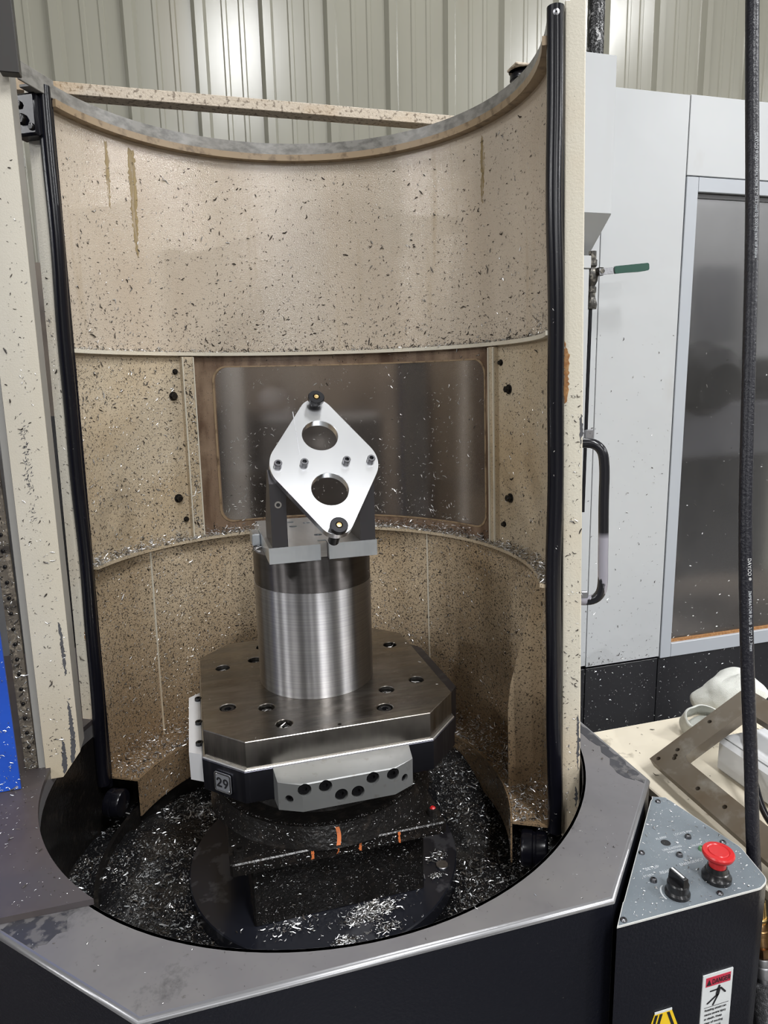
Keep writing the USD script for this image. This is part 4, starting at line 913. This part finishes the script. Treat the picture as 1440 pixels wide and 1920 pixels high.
gl = thing('glove_cuff', 'rolled white glove cuff standing open in front of the other glove', 'glove', gc)
part(gl, 'cuff', grid(cuff, 56, 26), 'cotton', smooth=True)
ic = gc + A3(0, 0, .036) - gn * .018
part(gl, 'inner_fold', lump([((tuple(ic + gx * .008), .017), (tuple(ic + gx * .016 + gn * .016), .011)), ((tuple(ic + gx * .008), .017), (tuple(ic - gx * .010 - gy * .008), .014))], 9, .003), 'cotton', smooth=True)

# ================================================================== HANGING HOSE

HP = [(.6205, -.2344, 2.1589), (.6078, -.2629, 1.9973), (.5994, -.2839, 1.8798), (.5896, -.3045, 1.7623), (.5780, -.3246, 1.6449), (.5664, -.3446, 1.5274), (.5551, -.3648, 1.4099), (.5471, -.3859, 1.2924), (.5395, -.4090, 1.1770), (.5330, -.4330, 1.0600), (.5245, -.4570, .9480), (.5215, -.4740, .8870)]
HQ = [(.5171, -.4788, .8886), (.5169, -.4831, .8670), (.5155, -.4884, .8382), (.5140, -.4930, .8120), (.5125, -.4975, .7879), (.5089, -.5022, .7592), (.5027, -.5133, .6945)]
away = lambda p, k: CAM + (A3(*p) - CAM) * k
HP = [away(p, .975 / .95) for p in HP]; HQ = [away(p, .975 / .93) for p in HQ]
HP[-1] = HQ[0]; HP[-2] = away((.5219, -.4600, .9490), .975 / .947)
top = HP[0] + (HP[0] - HP[1]) * 3
ho = thing('air_hose', 'black rubber air hose hanging in front of the white machine, with brass fittings', 'hose', HQ[-1])
hp = smooth_path([top] + HP, 120)
HR = .0092
part(ho, 'rubber_hose', tube(hp, HR, 20), 'hose', smooth=True)
ha = HQ[1] - HQ[0]; ha /= np.linalg.norm(ha)
def along(prof, s0, n=32): return onto(lathe(prof, n), HQ[0] + ha * s0, ha)
knur = m3.Manifold.cylinder(.0225, .0100, .0100, 48)
for i in range(16):
    knur -= m3.Manifold.cylinder(.03, .0011, .0011, 8).translate((.0102 * math.cos(i * PI / 8), .0102 * math.sin(i * PI / 8), -.002))
part(ho, 'ferrule', onto(arr(knur), HQ[0] - ha * .002, ha), 'brass', 'fluted brass ferrule')
part(ho, 'ferrule_ring', along([(0, .0205), (.0108, .0205), (.0115, .0225), (.0108, .0250), (.0085, .0255), (.0085, .0290), (0, .0290)], 0), 'brass')
part(ho, 'brass_nipple', along([(0, .029), (.0100, .029), (.0112, .0325), (.0112, .037), (.0105, .038), (.0115, .0395), (.0118, .0455), (.0108, .0465), (.0112, .052), (.0112, .060), (.0095, .0615), (.0095, .0635), (0, .0635)], 0, 40), 'copper_brass', 'tarnished brass nipple')
part(ho, 'brass_nut', along([(0, .0635), (.0130, .0635), (.0138, .0655), (.0138, .0750), (.0125, .0765), (0, .0765)], 0, 6), 'copper_brass', smooth=20)
part(ho, 'steel_coupling', along([(0, .0765), (.0140, .0765), (.0148, .0785), (.0148, .0870), (.0138, .0880), (.0152, .0905), (.0152, .1020), (.0145, .1050), (.0110, .1055), (.0080, .1060), (.0080, .1170), (0, .1170)], 0, 48), 'zinc', 'dull steel coupling')
part(ho, 'sleeve', along([(0, .1150), (.0120, .1150), (.0172, .1175), (.0178, .1200), (.0178, .2200), (0, .2200)], 0, 48), 'knurl', 'scuffed grey sleeve')
# white print along the hose, turned towards the aisle
def hose_text(s, z0, h, mtl):
    m = meshkit.text_mesh(s, h, .0003); b = m.bounds; m.apply_translation([0, -h / 2, 0])
    v = np.array(m.vertices); d = np.diff(hp, axis=0); L = np.r_[0, np.cumsum(np.linalg.norm(d, axis=1))]
    i0 = int(np.argmin(abs(hp[:, 2] - z0))); s0 = L[i0]
    P = np.stack([np.interp(s0 + v[:, 0], L, hp[:, k]) for k in range(3)], 1)
    ph = v[:, 1] / HR
    fw = A3(CAM[0] - .58, CAM[1] + .35, 0); fw /= np.linalg.norm(fw); rt = A3(-fw[1], fw[0], 0); rt = rt if rt @ R_ > 0 else -rt
    ph0 = rad(36)
    a = ph0 - (-ph)
    m.vertices = P + (np.cos(a)[:, None] * fw + np.sin(a)[:, None] * rt) * (HR + .00005 + v[:, 2:3]); m.invert()
    part(ho, 'hose_print', m, mtl)
hose_text('DAYCO \u00ae', 1.945, .0048, 'faint_print')
hose_text('INDUSTRIAL HOSE 1/2" (12.7mm) ID 300 PSI MAX WP MSHA', 1.900, .0036, 'faint_print')
hose_text('DAYCO \u00ae', 1.338, .0052, 'white_print')
hose_text('IMPERATOR PLUS  1/2" 12.7mm', 1.290, .0040, 'faint_print')

# ================================================================== METAL CHIPS (nobody could count them)
def chips(name, pos, nrm, mtl, label, mean=.0028, seed=0, warpit=False, lift=.3, lo=.0012, sd=.55, curl=.7, wide=1.):
    r = np.random.default_rng(seed); n = len(pos); L, Wd = lens(n, r, lo, mean, sd); Wd = np.minimum(Wd * wide, .003)
    m = slivers(np.asarray(pos, float), np.asarray(nrm, float), L, Wd, seed + 1, lift, curl)
    if warpit: m = warp(m)
    p = part(None, name, m, mtl, None, False); tag(p, label, 'metal chips', None, 'stuff')
    UsdGeom.PrimvarsAPI(p).CreatePrimvar('tone', Sdf.ValueTypeNames.FloatArray, 'vertex').Set(Vt.FloatArray.FromNumpy(np.repeat(r.random(n), 9).astype(np.float32)))
    return p
def on_wall(n, a0, a1, z0, z1, r, seed, bias=0., rr=RW):
    g = np.random.default_rng(seed); a = np.radians(g.uniform(a0, a1, n)); u = g.random(n)
    if bias: u = u ** bias
    z = z0 + (z1 - z0) * u
    q = np.stack([-np.cos(a), -np.sin(a), 0 * a], 1)
    return np.stack([(rr - .0004) * np.cos(a), (rr - .0004) * np.sin(a), z], 1), q
p, q = on_wall(8500, A0, A1, ZF + .004, ZT - .02, RW, 1, 2.0)
chips('upper_wall_chips', p, q, 'chips_up', 'fine dark chips stuck over the cream upper shield panel', .0019, 1, True, sd=.6, lo=.0009)
p1, q1 = on_wall(4200, WA1 + 3.2, A1, ZL, ZF - .01, RW, 2, 1.15); p2, q2 = on_wall(1500, A0, WA0 - 2, ZL, ZF - .01, RW, 3, 1.1)
chips('side_wall_chips', np.vstack([p1, p2]), np.vstack([q1, q2]), 'chips_wall', 'chips stuck on the shield panels on both sides of the window', .0020, 2, True)
p1, q1 = on_wall(550, 112.4, 116, ZL, ZF - .01, RW, 4, 1.1, RW - .011); p2, q2 = on_wall(900, WA0, WA1, ZL, ZF, RW, 5)
k_ = (p2[:, 2] > 1.64) | (p2[:, 2] < 1.302); p2, q2 = p2[k_], q2[k_]
chips('window_edge_chips', np.vstack([p1, p2]), np.vstack([q1, q2]), 'chips_wall', 'chips stuck on the window surround and its left rail', .0026, 3, True)
p, q = on_wall(1500, 18.5, 105, 1.305, 1.635, RW, 6, 1.5, RW + .0036)
cl_ = meshkit.fbm(np.c_[p * 16], 3, 4) > .47
chips('window_chips', p[cl_], q[cl_], 'chips_light', 'bright chips stuck in clusters on the shield window pane', .0030, 4, True)
p, q = on_wall(24000, A0, A1, ZB, ZL - .008, RW, 7, .9)
chips('lower_wall_chips', p, q, 'chips_wall', 'dense chips stuck on the brown lower shield panel', .0020, 5, True, sd=.5)
def on_ring(n, r0, r1, a0, a1, z, seed, h=0.):
    g = np.random.default_rng(seed); a = np.radians(g.uniform(a0, a1, n)); t = g.random(n); r = r0 + (r1 - r0) * t
    up = np.stack([0 * a, 0 * a, 1 + 0 * a], 1) + g.normal(0, .35, (n, 3)); up /= np.linalg.norm(up, axis=1, keepdims=True)
    return np.stack([r * np.cos(a), r * np.sin(a), z + h * t ** 1.3 * g.random(n) * (.5 + meshkit.fbm(np.c_[a * 9, 0 * a, 0 * a], 3, seed))], 1), up
p, q = on_ring(5200, RW - .022, RW - .001, A0, A1, ZL, 8, .020)
chips('ledge_chips', p, q, 'chips_heap', 'bright chips heaped along the ledge below the shield window', .0034, 6, True, .6)
p, q = on_ring(1700, RW - .013, RW - .001, A0, A1, ZF + .003, 9, .007)
chips('upper_ledge_chips', p, q, 'chips_heap', 'thin line of bright chips on the ledge above the shield window', .0026, 7, True, .5)
p, q = on_ring(7500, .353, RW - .002, A0, A1, ZB, 10, .040)
chips('shelf_chips', p, q, 'chips_heap', 'grey chips piled on the shelf at the foot of the shield', .0032, 8, True, .6)
p1, q1 = on_wall(2200, A0, A1, .765, ZB, RW, 11, 1., .3497)
chips('skirt_chips', p1, q1, 'chips_wall', 'chips stuck on the brown skirt of the shield', .0026, 9, True)
# pit floor chips, following the swarf bed
g = np.random.default_rng(12); n = 42000
a = g.uniform(0, 2 * PI, n); rr = np.sqrt(g.uniform(.20 ** 2, .455 ** 2, n)); u = (rr - .02) / (RO - .02)
pf = pit(u, a / (2 * PI)); dens = meshkit.fbm(pf * [13, 13, 0] + 3.3, 4, 8)
keep = g.random(n) < np.clip((dens - .36) / .22, .10, 1); pf = pf[keep]
keep = np.hypot(pf[:, 0], pf[:, 1]) > .2465; pf = pf[keep]
up = A3(0, 0, 1) + g.normal(0, .4, (len(pf), 3)); up /= np.linalg.norm(up, axis=1, keepdims=True)
chips('pit_chips', pf + [0, 0, .0008], up, 'chips_floor', 'silver chips scattered over the black floor of the round pit', .0025, 10, False, .5, sd=.65, wide=1.5)
def on_flat(n, poly, z, seed, dens=None):
    g = np.random.default_rng(seed); x0, y0, x1, y1 = poly.bounds; out = []
    import shapely
    P = np.c_[g.uniform(x0, x1, n * 3), g.uniform(y0, y1, n * 3)]
    P = P[shapely.contains_xy(poly, P[:, 0], P[:, 1])][:n]
    if dens is not None:
        d = meshkit.fbm(np.c_[P * dens[0], np.zeros(len(P))], 4, seed); P = P[g.random(len(P)) < np.clip((d - dens[1]) / .12, dens[2], 1)]
    return np.c_[P, np.full(len(P), z)], np.tile(A3(0, 0, 1), (len(P), 1))
p, q = on_flat(2600, Point(0, 0).buffer(.244), .7402, 13, (11, .5, .12))
p, q = p[p[:, 1] < -.135], q[p[:, 1] < -.135]
g = np.random.default_rng(77)
for cx_, cy_, sx_, n_ in ((.055, -.170, .020, 500), (.025, -.185, .018, 300), (-.010, -.225, .012, 260), (-.085, -.165, .022, 160), (.06, -.215, .012, 120), (.195, -.085, .012, 120), (.175, -.13, .006, 90)):
    e_ = np.c_[g.normal(cx_, sx_, n_), g.normal(cy_, sx_ * .5, n_), .7402 + abs(g.normal(0, .0022, n_))]
    e_ = e_[(np.hypot(e_[:, 0], e_[:, 1]) < .243) & ((e_[:, 1] < -.152) | (abs(e_[:, 0]) > .15))]; p = np.vstack([p, e_]); q = np.vstack([q, np.tile(A3(0, 0, 1), (len(e_), 1))])
chips('disc_chips', p, q, 'chips_heap', 'clumps of silver chips on the dark round base plate', .0038, 11, False, .5)
pa, qa = on_flat(900, sbox(-.170, -.188, .168, -.08), .8905, 14); kk = np.hypot(pa[:, 0], pa[:, 1]) > .2; pa, qa = pa[kk], qa[kk]
g = np.random.default_rng(15); nb = 1500
pb = np.c_[g.uniform(-.14, .142, nb), np.full(nb, -.1503), g.uniform(.742, .866, nb)]; qb = np.tile(A3(0, -1, 0), (nb, 1))
nb = 350; pc = np.c_[g.uniform(-.17, .166, nb), np.full(nb, -.1903), g.uniform(.870, .889, nb)]; qc = np.tile(A3(0, -1, 0), (nb, 1))
a = g.uniform(-PI, 0, 500); zz = g.uniform(.894, .9205, 500); rb = .1965 - (zz - .893) * .37 + .0006; pd = np.c_[rb * np.cos(a), rb * np.sin(a), zz]; qd = np.c_[np.cos(a), np.sin(a), 0 * a]
a = g.uniform(-PI, 0, 420); pe = np.c_[(.181 + g.normal(0, .0025, 420)) * np.cos(a), (.181 + g.normal(0, .0025, 420)) * np.sin(a), np.full(420, .9216)]; qe = np.tile(A3(0, 0, 1), (420, 1))
chips('pedestal_chips', np.vstack([pa, pb, pc, pd, pe]), np.vstack([qa, qb, qc, qd, qe]), 'chips_floor', 'small chips stuck to the oily pallet pedestal', .0015, 12, False, .35, lo=.0007)
rimp = Polygon(octo).buffer(-.01).difference(Point(0, 0).buffer(RO + .002))
p, q = on_flat(650, rimp, .9602, 16, (7, .45, .25)); k2 = ~((p[:, 0] < -.36) & (p[:, 1] > -.30)); p, q = p[k2], q[k2]
chips('rim_chips', p, q, 'chips_floor', 'few small chips lying on the grey rim of the machine base', .0018, 13, lo=.0008)
p, q = on_flat(900, sbox(-.75, -.30, -.36, .05).difference(Point(0, 0).buffer(RO + .001)), .9692, 17, (8, .42, .3))
chips('deck_chips', p, q, 'chips_floor', 'small chips lying on the brown left deck plate', .0019, 14, lo=.0008)
p, q = on_flat(420, ck.buffer(-.004), CKZ + .0001, 18)
chips('console_chips', p, q, 'chips_light', 'tiny bright chips sprinkled over the grey blue console panel', .0016, 15, lo=.0008)
p, q = on_flat(160, sbox(.60, -.6, 1.1, .045), .8502, 19)
chips('table_chips', p, q, 'chips_wall', 'few chips lying on the cream side table', .0034, 16)
g = np.random.default_rng(20)
nx = 900; px_ = np.c_[g.uniform(.92, 1.9, nx), np.full(nx, YM + .0035), g.uniform(.30, .712, nx)]
chips('plinth_chips', px_, np.tile(A3(0, -1, 0), (nx, 1)), 'chips_light', 'bright chips stuck on the black plinth of the white machine', .0032, 17)
nx = 420; zz = .728 + 1.0 * g.random(nx) ** 2.6; px_ = np.c_[g.uniform(.92, 1.19, nx), np.full(nx, YM - .0004), zz]
chips('machine_side_chips', px_, np.tile(A3(0, -1, 0), (nx, 1)), 'chips_wall', 'fine dark chips stuck low on the wide white machine panel', .0024, 18)
nx = 320; zz = .765 + .9 * g.random(nx) ** 2.; px_ = np.c_[g.uniform(1.242, 1.9, nx), np.full(nx, YM + .0175), zz]
chips('machine_window_chips', px_, np.tile(A3(0, -1, 0), (nx, 1)), 'chips_light', 'bright chips stuck on the dusty window of the white machine', .0034, 19)
nx = 420; px_ = np.c_[g.uniform(-.460, -.411, nx), np.full(nx, YC - .0003), .99 + .95 * g.random(nx) ** 1.5]; px_[:, 0] += (px_[:, 2] - .97) * .0095
chips('column_chips', px_, np.tile(A3(0, -1, 0), (nx, 1)), 'chips_wall', 'tiny chips stuck on the off-white door column', .0022, 20)
nx = 500; px_ = np.c_[g.uniform(-.60, -.491, nx), np.full(nx, -.0103), .972 + .4 * g.random(nx) ** 1.8]
chips('blue_sheet_chips', px_, np.tile(A3(0, -1, 0), (nx, 1)), 'chips_light', 'bright chips stuck on the blue plastic sheet', .0026, 21)
nx = 500; px_ = np.c_[g.uniform(-.4955, -.4775, nx), np.full(nx, .0497), .972 + .6 * g.random(nx) ** 1.4]
chips('strip_chips', px_, np.tile(A3(0, -1, 0), (nx, 1)), 'chips_wall', 'chips stuck on the narrow bolt strip', .0026, 22)
p1, q1 = on_wall(1, 0, 1, 1, 1.1, RW, 1)
def on_post(loc_az, side, x0, x1, y, n, z0, z1, seed):
    g = np.random.default_rng(seed); e, t = A3(math.cos(rad(loc_az)), math.sin(rad(loc_az)), 0), A3(-math.sin(rad(loc_az)), math.cos(rad(loc_az)), 0) * side
    return e * g.uniform(x0, x1, n)[:, None] + t * (y - (.030 if side < 0 else .015)) + A3(0, 0, 1) * g.uniform(z0, z1, n)[:, None], np.tile(t, (n, 1))
ps = [on_post(A0, -1, .435, .461, .0263, 260, .83, 1.6, 1), on_post(A1, 1, .426, .451, .0263, 260, .83, 1.8, 2)]
chips('post_chips', np.vstack([x[0] for x in ps]), np.vstack([x[1] for x in ps]), 'chips_wall', 'tiny chips stuck on the two cream end posts of the shield', .0022, 23, True)
ps = [on_post(A0, -1, .417, .425, .0402, 90, .85, 2.1, 3), on_post(A1, 1, .411, .417, .0384, 110, .85, 2.05, 4)]
chips('seal_chips', np.vstack([x[0] for x in ps]), np.vstack([x[1] for x in ps]), 'chips_light', 'bright specks stuck on the black rubber edge seals', .0018, 24, True, lo=.0008)
p, q = on_flat(46, Polygon(oct_(.195, .055)), PT + .0001, 31); kk = np.hypot(p[:, 0], p[:, 1]) > .104; 
chips('pallet_chips', p[kk], q[kk], 'chips_light', 'few bright chips lying on the milled pallet top', .0022, 25)
hp_, hq_ = [], []
g = np.random.default_rng(33)
for x, y in HX:
    for i in range(7):
        hp_.append((x + g.uniform(-.006, .006), y + g.uniform(-.010, .002), PT - .0065 + g.uniform(0, .002))); hq_.append((0, 0, 1))
for x, y in [(-.025, .0755), (-.025, .036), (.0025, .059), (-.06, .088)]:
    for i in range(4):
        hp_.append((x + g.uniform(-.004, .004), y + g.uniform(-.004, .004), FT + .0002)); hq_.append((0, 0, 1))
for i in range(60):
    hp_.append((g.uniform(-.097, -.086), g.uniform(-.03, .03), FT + .0125 if i % 2 else ZR + .001)); hq_.append((0, 0, 1))
chips('counterbore_chips', np.array(hp_), np.array(hq_, float), 'chips_light', 'bright chips caught in the pallet screw holes and beside the fixture', .0034, 26, False, .6)
